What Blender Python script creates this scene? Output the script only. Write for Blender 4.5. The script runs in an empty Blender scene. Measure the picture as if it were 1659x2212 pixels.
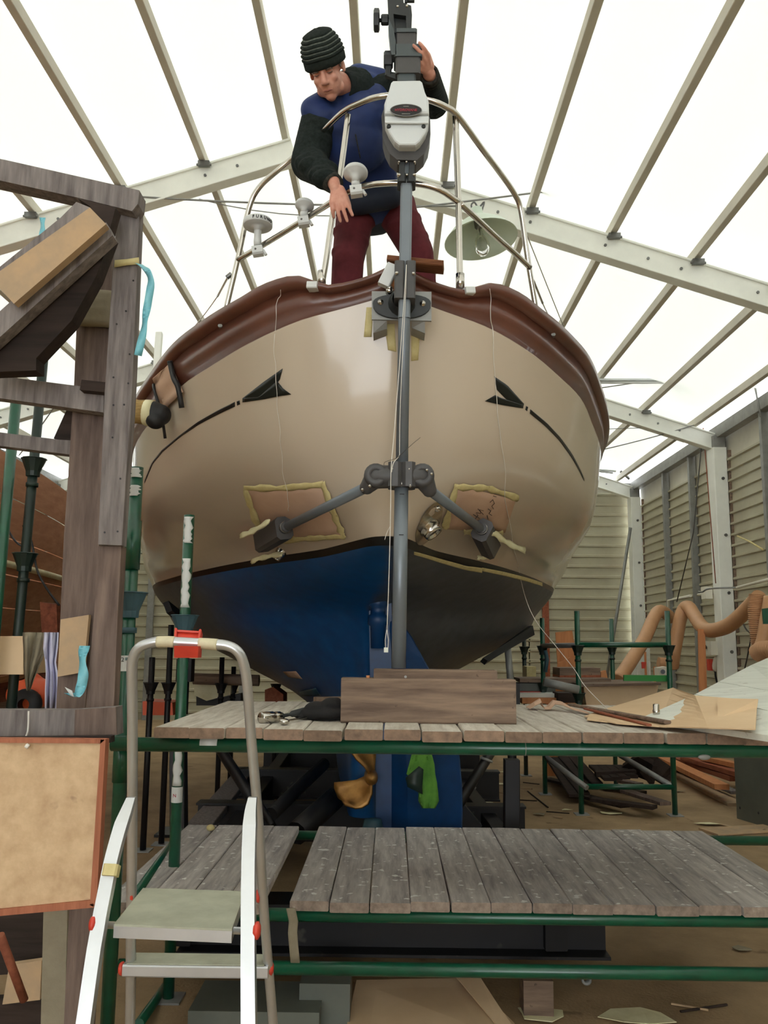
import bpy, bmesh, math, random
import numpy as np
from mathutils import Vector, Matrix
random.seed(7)
SC = bpy.context.scene
COL = SC.collection
# ------------------------------------------------------------------ camera
F = 1850.0; CX, CY = 829.5, 1106.0; CAMZ = 1.5
ROLL = 0.0096; PITCH = math.radians(8.570717); YAW = math.radians(0.617910)
_R = Vector((math.cos(YAW), math.sin(YAW), 0))
_F = Vector((-math.sin(YAW)*math.cos(PITCH), math.cos(YAW)*math.cos(PITCH), math.sin(PITCH)))
_U = _R.cross(_F)
_c, _s = math.cos(ROLL), math.sin(ROLL)
# content turned clockwise by ROLL: camera right/up axes
R2 = _R*_c + _U*_s
U2 = -_R*_s + _U*_c
cam = bpy.data.cameras.new('camera'); camo = bpy.data.objects.new('camera', cam); COL.objects.link(camo)
M = Matrix(((R2.x, U2.x, -_F.x, 0), (R2.y, U2.y, -_F.y, 0), (R2.z, U2.z, -_F.z, CAMZ), (0, 0, 0, 1)))
camo.matrix_world = M
cam.sensor_fit = 'VERTICAL'; cam.sensor_height = 24.0
cam.lens = F/2212.0*24.0
cam.clip_start = 0.05; cam.clip_end = 200
SC.camera = camo
# ------------------------------------------------------------------ sky, exposure
w = bpy.data.worlds.new('overcast_sky'); SC.world = w; w.use_nodes = True
bg = w.node_tree.nodes['Background']; bg.inputs[0].default_value = (0.93, 0.97, 1.0, 1); bg.inputs[1].default_value = 4.6
SC.view_settings.view_transform = 'Standard'; SC.view_settings.look = 'None'
SC.view_settings.gamma = 1.0; SC.view_settings.use_curve_mapping = False
SC.view_settings.exposure = 0.16
SC.cycles.max_bounces = 10; SC.cycles.diffuse_bounces = 6; SC.cycles.glossy_bounces = 4; SC.cycles.transmission_bounces = 8
SC.cycles.use_denoising = True; SC.cycles.sample_clamp_indirect = 8.0
SC.cycles.caustics_reflective = False; SC.cycles.caustics_refractive = False

def ray(px, py):
    x = px-CX; y = CY-py
    return R2*x + U2*y + _F*F
def P(px, py, Y):
    """point seen at a photo pixel, standing at world distance Y"""
    d = ray(px, py); q = d*(Y/d.y); return Vector((q.x, q.y, q.z+CAMZ))
def PZ(px, py, z):
    d = ray(px, py); q = d*((z-CAMZ)/d.z); return Vector((q.x, q.y, q.z+CAMZ))
def PX(px, py, x):
    d = ray(px, py); q = d*(x/d.x); return Vector((q.x, q.y, q.z+CAMZ))
V = Vector
# ------------------------------------------------------------------ materials
def _nt(name):
    m = bpy.data.materials.new(name); m.use_nodes = True
    nt = m.node_tree; b = nt.nodes['Principled BSDF']; return m, nt, b
def lin(c):
    return tuple(((x/255.0)/12.92 if x/255.0 <= 0.04045 else ((x/255.0+0.055)/1.055)**2.4) for x in c)
def mat(name, rgb, rough=0.6, metal=0.0, var=0.12, scale=6.0, bump=0.0, rgb2=None, coat=0.0, stretch=None, rand=0.0,
        spots=None, spotscale=20.0, spotcut=0.62, spec=0.5, trans=0.0, bscale=None):
    m, nt, b = _nt(name); N = nt.nodes; L = nt.links
    c1 = lin(rgb); c2 = lin(rgb2) if rgb2 else tuple(max(0, x*(1-var*2.2)) for x in c1)
    tc = N.new('ShaderNodeTexCoord'); mp = N.new('ShaderNodeMapping'); L.new(tc.outputs['Object'], mp.inputs['Vector'])
    oi = N.new('ShaderNodeObjectInfo')
    if rand > 0:
        vm = N.new('ShaderNodeVectorMath'); vm.operation = 'SCALE'; vm.inputs[0].default_value = (7, 11, 13)
        L.new(oi.outputs['Random'], vm.inputs['Scale'])
        L.new(vm.outputs[0], mp.inputs['Location'])
    if stretch: mp.inputs['Scale'].default_value = stretch
    n = N.new('ShaderNodeTexNoise'); n.inputs['Scale'].default_value = scale; n.inputs['Detail'].default_value = 6; n.inputs['Roughness'].default_value = 0.62
    L.new(mp.outputs[0], n.inputs['Vector'])
    r = N.new('ShaderNodeValToRGB'); r.color_ramp.elements[0].position = 0.32; r.color_ramp.elements[1].position = 0.68
    r.color_ramp.elements[0].color = (*c2, 1); r.color_ramp.elements[1].color = (*c1, 1)
    L.new(n.outputs['Fac'], r.inputs['Fac']); out = r.outputs['Color']
    if spots:
        n2 = N.new('ShaderNodeTexNoise'); n2.inputs['Scale'].default_value = spotscale; n2.inputs['Detail'].default_value = 3
        mp2 = N.new('ShaderNodeMapping'); L.new(tc.outputs['Object'], mp2.inputs['Vector'])
        if rand > 0: L.new(vm.outputs[0], mp2.inputs['Location'])
        L.new(mp2.outputs[0], n2.inputs['Vector'])
        r2 = N.new('ShaderNodeValToRGB'); r2.color_ramp.elements[0].position = spotcut; r2.color_ramp.elements[1].position = min(1, spotcut+0.05)
        L.new(n2.outputs['Fac'], r2.inputs['Fac'])
        mx = N.new('ShaderNodeMix'); mx.data_type = 'RGBA'; L.new(r2.outputs['Color'], mx.inputs['Factor'])
        L.new(out, mx.inputs['A']); mx.inputs['B'].default_value = (*lin(spots), 1); out = mx.outputs['Result']
    if rand > 0:
        hs = N.new('ShaderNodeHueSaturation'); mr = N.new('ShaderNodeMapRange'); mr.inputs['To Min'].default_value = 1-rand; mr.inputs['To Max'].default_value = 1+rand
        L.new(oi.outputs['Random'], mr.inputs['Value']); L.new(mr.outputs[0], hs.inputs['Value']); L.new(out, hs.inputs['Color']); out = hs.outputs['Color']
    L.new(out, b.inputs['Base Color'])
    b.inputs['Roughness'].default_value = rough; b.inputs['Metallic'].default_value = metal
    b.inputs['Specular IOR Level'].default_value = spec
    if coat: b.inputs['Coat Weight'].default_value = coat; b.inputs['Coat Roughness'].default_value = 0.08
    if bump:
        bp = N.new('ShaderNodeBump'); bp.inputs['Strength'].default_value = bump; bp.inputs['Distance'].default_value = 0.01
        if bscale:
            n3 = N.new('ShaderNodeTexNoise'); n3.inputs['Scale'].default_value = bscale; n3.inputs['Detail'].default_value = 2; L.new(mp.outputs[0], n3.inputs['Vector']); L.new(n3.outputs['Fac'], bp.inputs['Height'])
        else: L.new(n.outputs['Fac'], bp.inputs['Height'])
        L.new(bp.outputs[0], b.inputs['Normal'])
    return m
def fabric_roof():
    m, nt, b = _nt('tarpaulin'); N = nt.nodes; L = nt.links
    t = N.new('ShaderNodeBsdfTranslucent'); t.inputs[0].default_value = (0.90, 0.90, 0.86, 1)
    d = N.new('ShaderNodeBsdfDiffuse'); d.inputs[0].default_value = (0.85, 0.85, 0.82, 1)
    mx = N.new('ShaderNodeMixShader'); mx.inputs[0].default_value = 0.42
    L.new(d.outputs[0], mx.inputs[1]); L.new(t.outputs[0], mx.inputs[2])
    L.new(mx.outputs[0], nt.nodes['Material Output'].inputs['Surface'])
    return m
LX, LY, LZ = (0.35, 1, 1), (1, 0.12, 1), (1, 1, 0.12)
def wood(name, rgb, rgb2, axis='y', rand=0.15, rough=0.8, scale=22, spots=None, spotcut=0.66, bump=0.25):
    st = {'x': (0.1, 1, 1), 'y': (1, 0.1, 1), 'z': (1, 1, 0.1)}[axis]
    return mat(name, rgb, rough, 0, rgb2=rgb2, scale=scale*2.4, bump=bump, stretch=st, rand=rand, spots=spots, spotcut=spotcut, spotscale=26, spec=0.25)
MT = dict(
 roof=fabric_roof(),
 alu=mat('aluminium', (240, 241, 232), 0.5, 0.0, var=0.05, scale=3),
 purlin=mat('galvanised_purlin', (208, 202, 186), 0.55, 0.0, var=0.06, scale=3),
 steel=mat('galvanised_steel', (150, 150, 146), 0.5, 0.3, var=0.12, scale=9),
 bolt=mat('bolt_steel', (120, 120, 118), 0.35, 0.9, var=0.1),
 sheet=mat('corrugated_sheet', (184, 180, 154), 0.45, 0.0, var=0.07, scale=1.5, rgb2=(166, 158, 134)),
 plastic_strip=mat('plastic_strip', (205, 200, 182), 0.5, var=0.06, scale=4),
 floor=mat('dusty_concrete', (176, 150, 116), 0.9, rgb2=(140, 118, 90), scale=2.2, bump=0.3, bscale=60, spots=(132, 110, 84), spotscale=5, spotcut=0.66, spec=0.2),
 cream=mat('cream_gelcoat', (198, 182, 162), 0.22, var=0.02, scale=1.2, coat=0.5),
 blue=mat('blue_antifouling', (8, 62, 112), 0.42, rgb2=(6, 48, 90), scale=7, bump=0.02),
 bluegrey=mat('grey_antifouling_shade', (58, 66, 74), 0.5, rgb2=(44, 54, 64), scale=5),  # grey of the bottom, part paint and part shade in the colour
 black=mat('black_paint', (14, 13, 13), 0.35, var=0.1),
 decal=mat('dark_green_decal', (14, 20, 18), 0.3, var=0.1),
 brown=mat('brown_bulwark_paint', (104, 60, 44), 0.38, rgb2=(84, 48, 36), scale=4, coat=0.3),
 teak=wood('varnished_wood', (128, 82, 52), (92, 54, 34), 'x', rand=0.0),
 deck=mat('deck_paint', (190, 184, 168), 0.6, var=0.06),
 chrome=mat('stainless_steel', (205, 200, 192), 0.16, 1.0, var=0.04, scale=12),
 prop=mat('bronze', (176, 130, 70), 0.4, 0.65, rgb2=(130, 92, 48), scale=10),
 greyplastic=mat('grey_moulded_plastic', (74, 72, 72), 0.5, var=0.08, scale=20, bump=0.05),
 darkplastic=mat('dark_plastic', (40, 43, 44), 0.5, var=0.1, scale=10),
 shaft=mat('grey_anodised_aluminium', (118, 125, 132), 0.38, 0.35, var=0.04, scale=5),
 whiteplastic=mat('white_housing_plastic', (214, 218, 218), 0.4, var=0.02, scale=3),
 badge=mat('badge_black', (24, 18, 20), 0.35), red=mat('badge_red', (176, 44, 64), 0.5),
 antenna=mat('antenna_white', (214, 216, 214), 0.45, var=0.03, scale=8),
 ink=mat('black_ink', (22, 22, 24), 0.6),
 green=mat('green_scaffold_paint', (14, 86, 60), 0.32, rgb2=(10, 66, 48), scale=8, spots=(150, 160, 150), spotscale=16, spotcut=0.74, coat=0.3),
 darkgreen=mat('dark_green_paint', (14, 40, 32), 0.45, rgb2=(10, 28, 24), scale=8, spots=(120, 128, 118), spotscale=14, spotcut=0.76),
 brightgreen=mat('bright_green_paint', (30, 130, 50), 0.45, var=0.06),
 coupler=mat('coupler_blue_grey', (58, 92, 104), 0.5, var=0.15),
 black_steel=mat('black_steel', (30, 28, 30), 0.5, 0.2, var=0.15, scale=5, spots=(70, 66, 60), spotscale=9, spotcut=0.68),
 ply=mat('stained_chipboard', (214, 184, 146), 0.75, rgb2=(184, 152, 116), scale=16, spots=(136, 108, 84), spotscale=9, spotcut=0.66, bump=0.1),
 plyframe=wood('panel_edge_wood', (176, 112, 84), (150, 92, 68), 'z', rand=0.05),
 headgrey=mat('head_dark_grey', (72, 80, 82), 0.45, var=0.06, scale=8),
 cardboard=mat('cardboard', (222, 194, 158), 0.85, rgb2=(208, 178, 142), scale=2.5, spec=0.15),
 cardpink=mat('hull_cardboard', (204, 172, 148), 0.85, rgb2=(190, 156, 132), scale=3, spec=0.15),
 tape=mat('masking_tape', (214, 200, 146), 0.6, rgb2=(196, 180, 126), scale=24, bump=0.15, spec=0.3),
 tapewhite=mat('crumpled_tape', (232, 226, 188), 0.55, rgb2=(214, 206, 160), scale=10, bump=0.35),
 teal=mat('teal_ribbon', (146, 208, 218), 0.5, rgb2=(92, 176, 194), scale=12),
 hose=mat('tan_hose', (196, 148, 106), 0.55, var=0.06, scale=6),
 whitewood=wood('white_painted_boards', (226, 228, 218), (204, 206, 196), 'x', rand=0.03, scale=5, spots=(186, 184, 172), spotcut=0.66),
 orange=mat('orange_plastic', (226, 96, 56), 0.5, var=0.06),
 redclip=mat('red_plastic', (218, 72, 52), 0.45, rgb2=(190, 56, 42), scale=14),
 ladderalu=mat('ladder_aluminium', (206, 208, 210), 0.3, 0.75, var=0.05, scale=8),
 laddertape=mat('ladder_paint_stains', (214, 204, 170), 0.6, var=0.1, scale=30),
 steptop=mat('ribbed_step', (176, 178, 158), 0.65, rgb2=(150, 150, 132), scale=9, bump=0.1),
 thread=mat('white_thread', (232, 226, 216), 0.7),
 wire=mat('dark_wire', (70, 66, 62), 0.6), blackwire=mat('black_cable', (26, 24, 26), 0.5),
 skin=mat('skin', (216, 160, 138), 0.5, rgb2=(200, 136, 116), scale=26, bump=0.08),
 lips=mat('lips', (160, 92, 82), 0.5), hair=mat('grey_hair', (112, 98, 88), 0.8, scale=60),
 eye=mat('eyelid', (150, 98, 84), 0.5), brow=mat('eyebrow_hair', (104, 84, 72), 0.8),
 knit=mat('dark_knit_wool', (44, 50, 48), 0.95, rgb2=(30, 35, 34), scale=60, bump=0.5, spec=0.1),
 knitcuff=mat('ribbed_cuff_wool', (74, 72, 66), 0.95, rgb2=(40, 40, 38), scale=70, bump=0.6, spec=0.1),
 vest=mat('navy_quilted_nylon', (40, 58, 108), 0.6, rgb2=(30, 44, 84), scale=5, bump=0.15, spec=0.3),
 vestdark=mat('dark_vest_hem', (44, 50, 62), 0.7, rgb2=(34, 38, 50), scale=5, spec=0.2),  # darker, greyer navy for the hem and seams
 trousers=mat('maroon_corduroy', (108, 48, 54), 0.85, rgb2=(78, 34, 38), scale=7, bump=0.2, spec=0.15),
 hatdark=mat('beanie_dark_wool', (44, 50, 46), 0.95, rgb2=(32, 36, 34), scale=60, bump=0.5, spec=0.1),
 hatlight=mat('beanie_grey_stripe', (116, 122, 114), 0.95, rgb2=(86, 92, 86), scale=60, bump=0.5, spec=0.1),
 shade=mat('enamel_shade', (208, 220, 202), 0.35, rgb2=(196, 210, 192), scale=4),
 greencloth=mat('green_cloth', (96, 150, 50), 0.8, rgb2=(60, 110, 34), scale=9, bump=0.3),
 blackcloth=mat('black_cloth', (26, 24, 24), 0.9, rgb2=(16, 15, 15), scale=12, bump=0.5),
 beigecloth=mat('beige_cloth', (150, 140, 118), 0.9, rgb2=(126, 116, 96), scale=9, bump=0.4),
 lilaccloth=mat('white_lilac_cloth', (206, 204, 224), 0.85, rgb2=(180, 178, 204), scale=8, bump=0.3),
 whitecable=mat('white_conduit', (226, 222, 206), 0.5, var=0.03),
 rubber=mat('black_rubber', (24, 24, 26), 0.6),
 greymetal=mat('grey_metal_panel', (108, 112, 102), 0.5, 0.1, rgb2=(92, 96, 88), scale=3),
 rope=mat('rope_wrap', (170, 140, 84), 0.8, rgb2=(138, 110, 62), scale=22, bump=0.5, stretch=(1, 1, 4)),
 woodboat=wood('unpainted_wood_hull', (206, 156, 124), (184, 134, 104), 'y', rand=0.06, scale=9),
 redbrown=wood('red_brown_timber', (160, 96, 70), (122, 66, 48), 'y', rand=0.2, scale=12),
 orangewood=wood('orange_ply', (206, 142, 96), (186, 122, 80), 'z', rand=0.12, scale=8),
 plank_hi=wood('weathered_deck_plank', (216, 210, 198), (178, 168, 154), 'y', rand=0.12, scale=18, spots=(208, 202, 186), spotcut=0.66),
 plank_lo=wood('paint_spattered_plank', (212, 206, 200), (156, 150, 148), 'y', rand=0.14, scale=14, spots=(240, 240, 236), spotcut=0.63),
 plank_end=mat('sawn_plank_end', (154, 128, 108), 0.85, rgb2=(116, 98, 84), scale=30, rand=0.22, spec=0.2, bump=0.2),
 plank_endlo=mat('grimy_plank_end', (158, 142, 128), 0.85, rgb2=(118, 104, 94), scale=30, rand=0.15, spec=0.2, bump=0.2, spots=(206, 200, 188), spotscale=30, spotcut=0.7),
 timber=wood('rough_brown_timber', (142, 120, 102), (92, 76, 66), 'x', rand=0.08, scale=11, spots=(84, 70, 60), spotcut=0.68),
 greytimber=wood('weathered_grey_timber', (142, 134, 130), (100, 92, 90), 'z', rand=0.08, scale=20),
 browntimber=wood('stained_brown_timber', (126, 108, 98), (88, 74, 68), 'z', rand=0.08, scale=16),
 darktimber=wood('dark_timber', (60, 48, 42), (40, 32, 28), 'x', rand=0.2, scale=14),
 formply=mat('weathered_ply_face', (196, 162, 122), 0.8, rgb2=(160, 140, 116), scale=6, spots=(120, 100, 80), spotscale=12, spotcut=0.68),
)
gl, nt_, b_ = _nt('clear_glass'); b_.inputs['Transmission Weight'].default_value = 1.0; b_.inputs['Roughness'].default_value = 0.02; b_.inputs['IOR'].default_value = 1.3; MT['glass'] = gl
# ------------------------------------------------------------------ mesh builder
OFF = {}
class MB:
    def __init__(s): s.v = []; s.f = []; s.mi = []; s.sm = []
    def add(s, vs, fs, mi=0, smooth=False):
        o = len(s.v); s.v += [tuple(x) for x in vs]
        for f in fs: s.f.append([i+o for i in f]); s.mi.append(mi); s.sm.append(smooth)
        return s
    def box(s, c, size, rot=None, mi=0):
        c = V(c); h = V(size)*0.5; R = rot or Matrix.Identity(3)
        vs = [c + R @ V((sx*h.x, sy*h.y, sz*h.z)) for sx in (-1, 1) for sy in (-1, 1) for sz in (-1, 1)]
        return s.add(vs, [(0, 1, 3, 2), (4, 6, 7, 5), (0, 4, 5, 1), (2, 3, 7, 6), (0, 2, 6, 4), (1, 5, 7, 3)], mi)
    def cbox(s, c, size, ch=0.004, rot=None, mi=0, mie=None):
        """box with chamfered long edges (length = local y); mie = end material"""
        R = rot or Matrix.Identity(3); c = V(c); hx, hy, hz = [a*0.5 for a in size]
        pr = [(-hx+ch, -hz), (hx-ch, -hz), (hx, -hz+ch), (hx, hz-ch), (hx-ch, hz), (-hx+ch, hz), (-hx, hz-ch), (-hx, -hz+ch)]
        vs = [c+R @ V((x, y, z)) for y in (-hy, hy) for x, z in pr]
        s.add(vs, [(i, (i+1) % 8, (i+1) % 8+8, i+8) for i in range(8)], mi)
        o = len(s.v)-16; e = mi if mie is None else mie
        s.f.append([o+i for i in range(7, -1, -1)]); s.f.append([o+8+i for i in range(8)]); s.mi += [e, e]; s.sm += [False, False]
        return s
    def beam(s, a, b, w, h, up=(0, 0, 1), ch=0.004, mi=0, mie=None, along=0):
        """rectangular beam from a to b: w across, h along up"""
        a, b = V(a), V(b); y = (b-a); L = y.length; y.normalize(); z = V(up); x = y.cross(z).normalized(); z = x.cross(y)
        R = Matrix((x, y, z)).transposed()
        return s.cbox((a+b)/2, (w, L, h), min(ch, w*.3, h*.3), R, mi, mie)
    def tube(s, pts, r, n=10, mi=0, caps=True, closed=False):
        pts = [V(p) for p in pts]; m = len(pts); rs = r if isinstance(r, (list, tuple)) else [r]*m
        T = []
        for i in range(m):
            a = pts[i-1] if (i > 0 or closed) else pts[i]; b = pts[(i+1) % m] if (i < m-1 or closed) else pts[i]
            T.append((b-a).normalized())
        ref = V((0, 0, 1)) if abs(T[0].z) < .9 else V((1, 0, 0)); x = T[0].cross(ref).normalized(); vs = []
        for i in range(m):
            x = (x - T[i]*x.dot(T[i])).normalized(); y = T[i].cross(x)
            for k in range(n):
                a = 2*math.pi*k/n; vs.append(pts[i]+(x*math.cos(a)+y*math.sin(a))*rs[i])
        fs = []
        for i in range(m if closed else m-1):
            j = (i+1) % m
            for k in range(n):
                k2 = (k+1) % n; fs.append((i*n+k, i*n+k2, j*n+k2, j*n+k))
        s.add(vs, fs, mi, True)
        if caps and not closed:
            o = len(s.v)-m*n; s.f.append([o+k for k in range(n-1, -1, -1)]); s.f.append([o+(m-1)*n+k for k in range(n)]); s.mi += [mi, mi]; s.sm += [False, False]
        return s
    def sweep(s, pts, prof, up=(0, 0, 1), mi=0, smooth=False, closed=False, caps=True):
        pts = [V(p) for p in pts]; m = len(pts); n = len(prof); vs = []
        for i in range(m):
            a = pts[i-1] if (i > 0 or closed) else pts[i]; b = pts[(i+1) % m] if (i < m-1 or closed) else pts[i]
            t = (b-a).normalized(); x = t.cross(V(up)).normalized(); z = x.cross(t)
            for p in prof: vs.append(pts[i]+x*p[0]+z*p[1])
        fs = []
        for i in range(m if closed else m-1):
            j = (i+1) % m
            for k in range(n): k2 = (k+1) % n; fs.append((i*n+k, i*n+k2, j*n+k2, j*n+k))
        s.add(vs, fs, mi, smooth)
        if caps and not closed:
            o = len(s.v)-m*n; s.f.append([o+k for k in range(n-1, -1, -1)]); s.f.append([o+(m-1)*n+k for k in range(n)]); s.mi += [mi, mi]; s.sm += [False, False]
        return s
    def lathe(s, c, axis, prof, n=20, mi=0, smooth=True, scale=(1, 1)):
        """prof: (radius, height) along axis from c"""
        c = V(c); z = V(axis).normalized(); ref = V((0, 0, 1)) if abs(z.z) < .9 else V((0, 1, 0)); x = ref.cross(z).normalized(); y = z.cross(x)
        vs = []
        for r, h in prof:
            for k in range(n):
                a = 2*math.pi*k/n; vs.append(c+z*h+(x*math.cos(a)*scale[0]+y*math.sin(a)*scale[1])*max(r, 1e-5))
        fs = [(i*n+k, i*n+(k+1) % n, (i+1)*n+(k+1) % n, (i+1)*n+k) for i in range(len(prof)-1) for k in range(n)]
        s.add(vs, fs, mi, smooth); return s
    def cyl(s, a, b, r, n=14, mi=0): return s.tube([a, b], r, n, mi)
    def prism(s, pts, d, mi=0):
        """polygon of 3-D points extruded by vector d"""
        n = len(pts); d = V(d); vs = [V(p) for p in pts]+[V(p)+d for p in pts]
        return s.add(vs, [list(range(n-1, -1, -1)), list(range(n, 2*n))]+[(i, (i+1) % n, (i+1) % n+n, i+n) for i in range(n)], mi)
    def ell(s, c, r, rot=None, nu=16, nv=10, mi=0):
        R = rot or Matrix.Identity(3); vs = []; c = V(c)
        for i in range(nv+1):
            th = math.pi*i/nv
            for k in range(nu):
                a = 2*math.pi*k/nu; vs.append(c+R @ V((r[0]*math.sin(th)*math.cos(a), r[1]*math.sin(th)*math.sin(a), r[2]*math.cos(th))))
        return s.add(vs, [(i*nu+k, (i+1)*nu+k, (i+1)*nu+(k+1) % nu, i*nu+(k+1) % nu) for i in range(nv) for k in range(nu)], mi, True)
    def cap(s, a, b, ra, rb, n=14):
        """tapered capsule, closed"""
        a, b = V(a), V(b); d = (b-a).normalized(); pts = []; rs = []
        for i in range(5):
            t = math.pi/2*(1-i/4.0); pts.append(a-d*ra*math.sin(t)); rs.append(max(ra*math.cos(t), 1e-4))
        for i in range(5):
            t = math.pi/2*i/4.0; pts.append(b+d*rb*math.sin(t)); rs.append(max(rb*math.cos(t), 1e-4))
        pts2, rs2 = [pts[0]], [rs[0]]
        for p, r in zip(pts[1:], rs[1:]):
            if (p-pts2[-1]).length > 1e-5: pts2.append(p); rs2.append(r)
        return s.tube(pts2, rs2, n)
    def sheet(s, grid, th=0.002, mi=0, smooth=True):
        """grid of points [row][col] with thickness"""
        R_, C_ = len(grid), len(grid[0]); g = [[V(p) for p in r] for r in grid]; top = []; bot = []
        for i in range(R_):
            for j in range(C_):
                a = g[min(i+1, R_-1)][j]-g[max(i-1, 0)][j]; b = g[i][min(j+1, C_-1)]-g[i][max(j-1, 0)]
                n = a.cross(b); n = n.normalized() if n.length > 1e-9 else V((0, 0, 1))
                top.append(g[i][j]+n*th/2); bot.append(g[i][j]-n*th/2)
        o = R_*C_; fs = []
        for i in range(R_-1):
            for j in range(C_-1):
                q = (i*C_+j, i*C_+j+1, (i+1)*C_+j+1, (i+1)*C_+j); fs.append(q[::-1]); fs.append(tuple(x+o for x in q))
        for j in range(C_-1):
            fs.append((j, j+1, j+1+o, j+o)); k = (R_-1)*C_+j; fs.append((k+1, k, k+o, k+1+o))
        for i in range(R_-1):
            k = i*C_; fs.append((k+C_, k, k+o, k+C_+o)); k = i*C_+C_-1; fs.append((k, k+C_, k+C_+o, k+o))
        return s.add(top+bot, fs, mi, smooth)
    def build(s, name, m, parent=None, loc=None, label=None):
        me = bpy.data.meshes.new(name)
        off = OFF.get(parent.name, V((0, 0, 0))) if parent else (V(loc) if loc is not None else s.base())
        me.from_pydata([tuple(V(p)-off) for p in s.v], [], s.f)
        for mm in (m if isinstance(m, (list, tuple)) else [m]): me.materials.append(MT[mm] if isinstance(mm, str) else mm)
        me.polygons.foreach_set('material_index', s.mi); me.polygons.foreach_set('use_smooth', s.sm)
        me.update()
        o = bpy.data.objects.new(name, me); COL.objects.link(o)
        if parent: o.parent = parent; OFF[o.name] = off
        else: o.location = off; OFF[o.name] = off
        if label: o['label'] = label
        return o
    def base(s):
        xs = [p[0] for p in s.v]; ys = [p[1] for p in s.v]; zs = [p[2] for p in s.v]
        return V(((min(xs)+max(xs))/2, (min(ys)+max(ys))/2, min(zs)))
def tag(o, label, cat, group=None, kind=None):
    o['label'] = label; o['category'] = cat
    if group: o['group'] = group
    if kind: o['kind'] = kind
    return o
def thing(name, label, cat, loc=(0, 0, 0), group=None):
    o = bpy.data.objects.new(name, None); COL.objects.link(o); o.location = V(loc); o.empty_display_size = 0.1; OFF[o.name] = V(loc)
    return tag(o, label, cat, group)
def root(name, loc=(0, 0, 0), kind='structure'):
    o = bpy.data.objects.new(name, None); COL.objects.link(o); o.location = V(loc); OFF[o.name] = V(loc); o['kind'] = kind; return o
def inst(o, name, parent, mw):
    """a copy of mesh object o (sharing its mesh) with transform mw in its parent's space"""
    c = o.copy(); c.name = name; COL.objects.link(c); c.parent = parent; c.matrix_local = mw; return c
def smooth_path(pts, k=6, closed=False):
    pts = [V(p) for p in pts]; out = []; n = len(pts)
    rng = range(n if closed else n-1)
    for i in rng:
        p1, p2 = pts[i], pts[(i+1) % n]
        p0 = pts[i-1] if (i > 0 or closed) else p1*2-p2; p3 = pts[(i+2) % n] if (i+2 < n or closed) else p2*2-p1
        for j in range(k):
            t = j/k
            out.append(0.5*((2*p1)+(p2-p0)*t+(2*p0-5*p1+4*p2-p3)*t*t+(-p0+3*p1-3*p2+p3)*t**3))
    if not closed: out.append(pts[-1])
    return out
def baked(mb, name, m, parent, voxel, smooth=4, factor=0.5, loc=None, label=None):
    """overlapping closed shapes fused into one continuous surface"""
    o = mb.build(name, m, parent, loc)
    r = o.modifiers.new('r', 'REMESH'); r.mode = 'VOXEL'; r.voxel_size = voxel; r.use_smooth_shade = True
    sm = o.modifiers.new('s', 'SMOOTH'); sm.iterations = smooth; sm.factor = factor
    dg = bpy.context.evaluated_depsgraph_get(); dg.update(); ev = o.evaluated_get(dg)
    me = bpy.data.meshes.new_from_object(ev); me.name = name; old = o.data; o.modifiers.clear(); o.data = me; bpy.data.meshes.remove(old)
    for p in me.polygons: p.use_smooth = True
    if label: o['label'] = label
    return o
def text_obj(txt, name, m, parent, origin, xdir, ydir, size, bold=0.0, extr=0.0008):
    c = bpy.data.curves.new(name, 'FONT'); c.body = txt; c.size = size; c.extrude = extr; c.align_x = 'CENTER'; c.align_y = 'CENTER'; c.offset = bold; c.resolution_u = 2
    o = bpy.data.objects.new(name, c); COL.objects.link(o); dg = bpy.context.evaluated_depsgraph_get(); dg.update()
    me = bpy.data.meshes.new_from_object(o.evaluated_get(dg)); bpy.data.objects.remove(o); bpy.data.curves.remove(c)
    x = V(xdir).normalized(); y = V(ydir); y = (y-x*y.dot(x)).normalized(); z = x.cross(y)
    mb = MB(); mb.add([V(origin)+x*v.co.x+y*v.co.y+z*v.co.z for v in me.vertices], [tuple(p.vertices) for p in me.polygons])
    bpy.data.meshes.remove(me); return mb.build(name, m, parent)
def pchip(xs, ys, x):
    return float(np.interp(x, xs, ys)) if len(xs) < 3 else _pch(xs, ys, x)
def _pch(xs, ys, x):
    xs = list(xs); ys = list(ys); n = len(xs); x = min(max(x, xs[0]), xs[-1])
    i = max(0, min(n-2, int(np.searchsorted(xs, x))-1)); h = [xs[k+1]-xs[k] for k in range(n-1)]; d = [(ys[k+1]-ys[k])/h[k] for k in range(n-1)]
    def sl(k):
        if k == 0: return d[0]
        if k == n-1: return d[-1]
        if d[k-1]*d[k] <= 0: return 0.0
        w1 = 2*h[k]+h[k-1]; w2 = h[k]+2*h[k-1]; return (w1+w2)/(w1/d[k-1]+w2/d[k])
    t = (x-xs[i])/h[i]; a, b = sl(i), sl(i+1)
    return (1+2*t)*(1-t)**2*ys[i]+t*(1-t)**2*h[i]*a+t*t*(3-2*t)*ys[i+1]+t*t*(t-1)*h[i]*b
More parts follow.
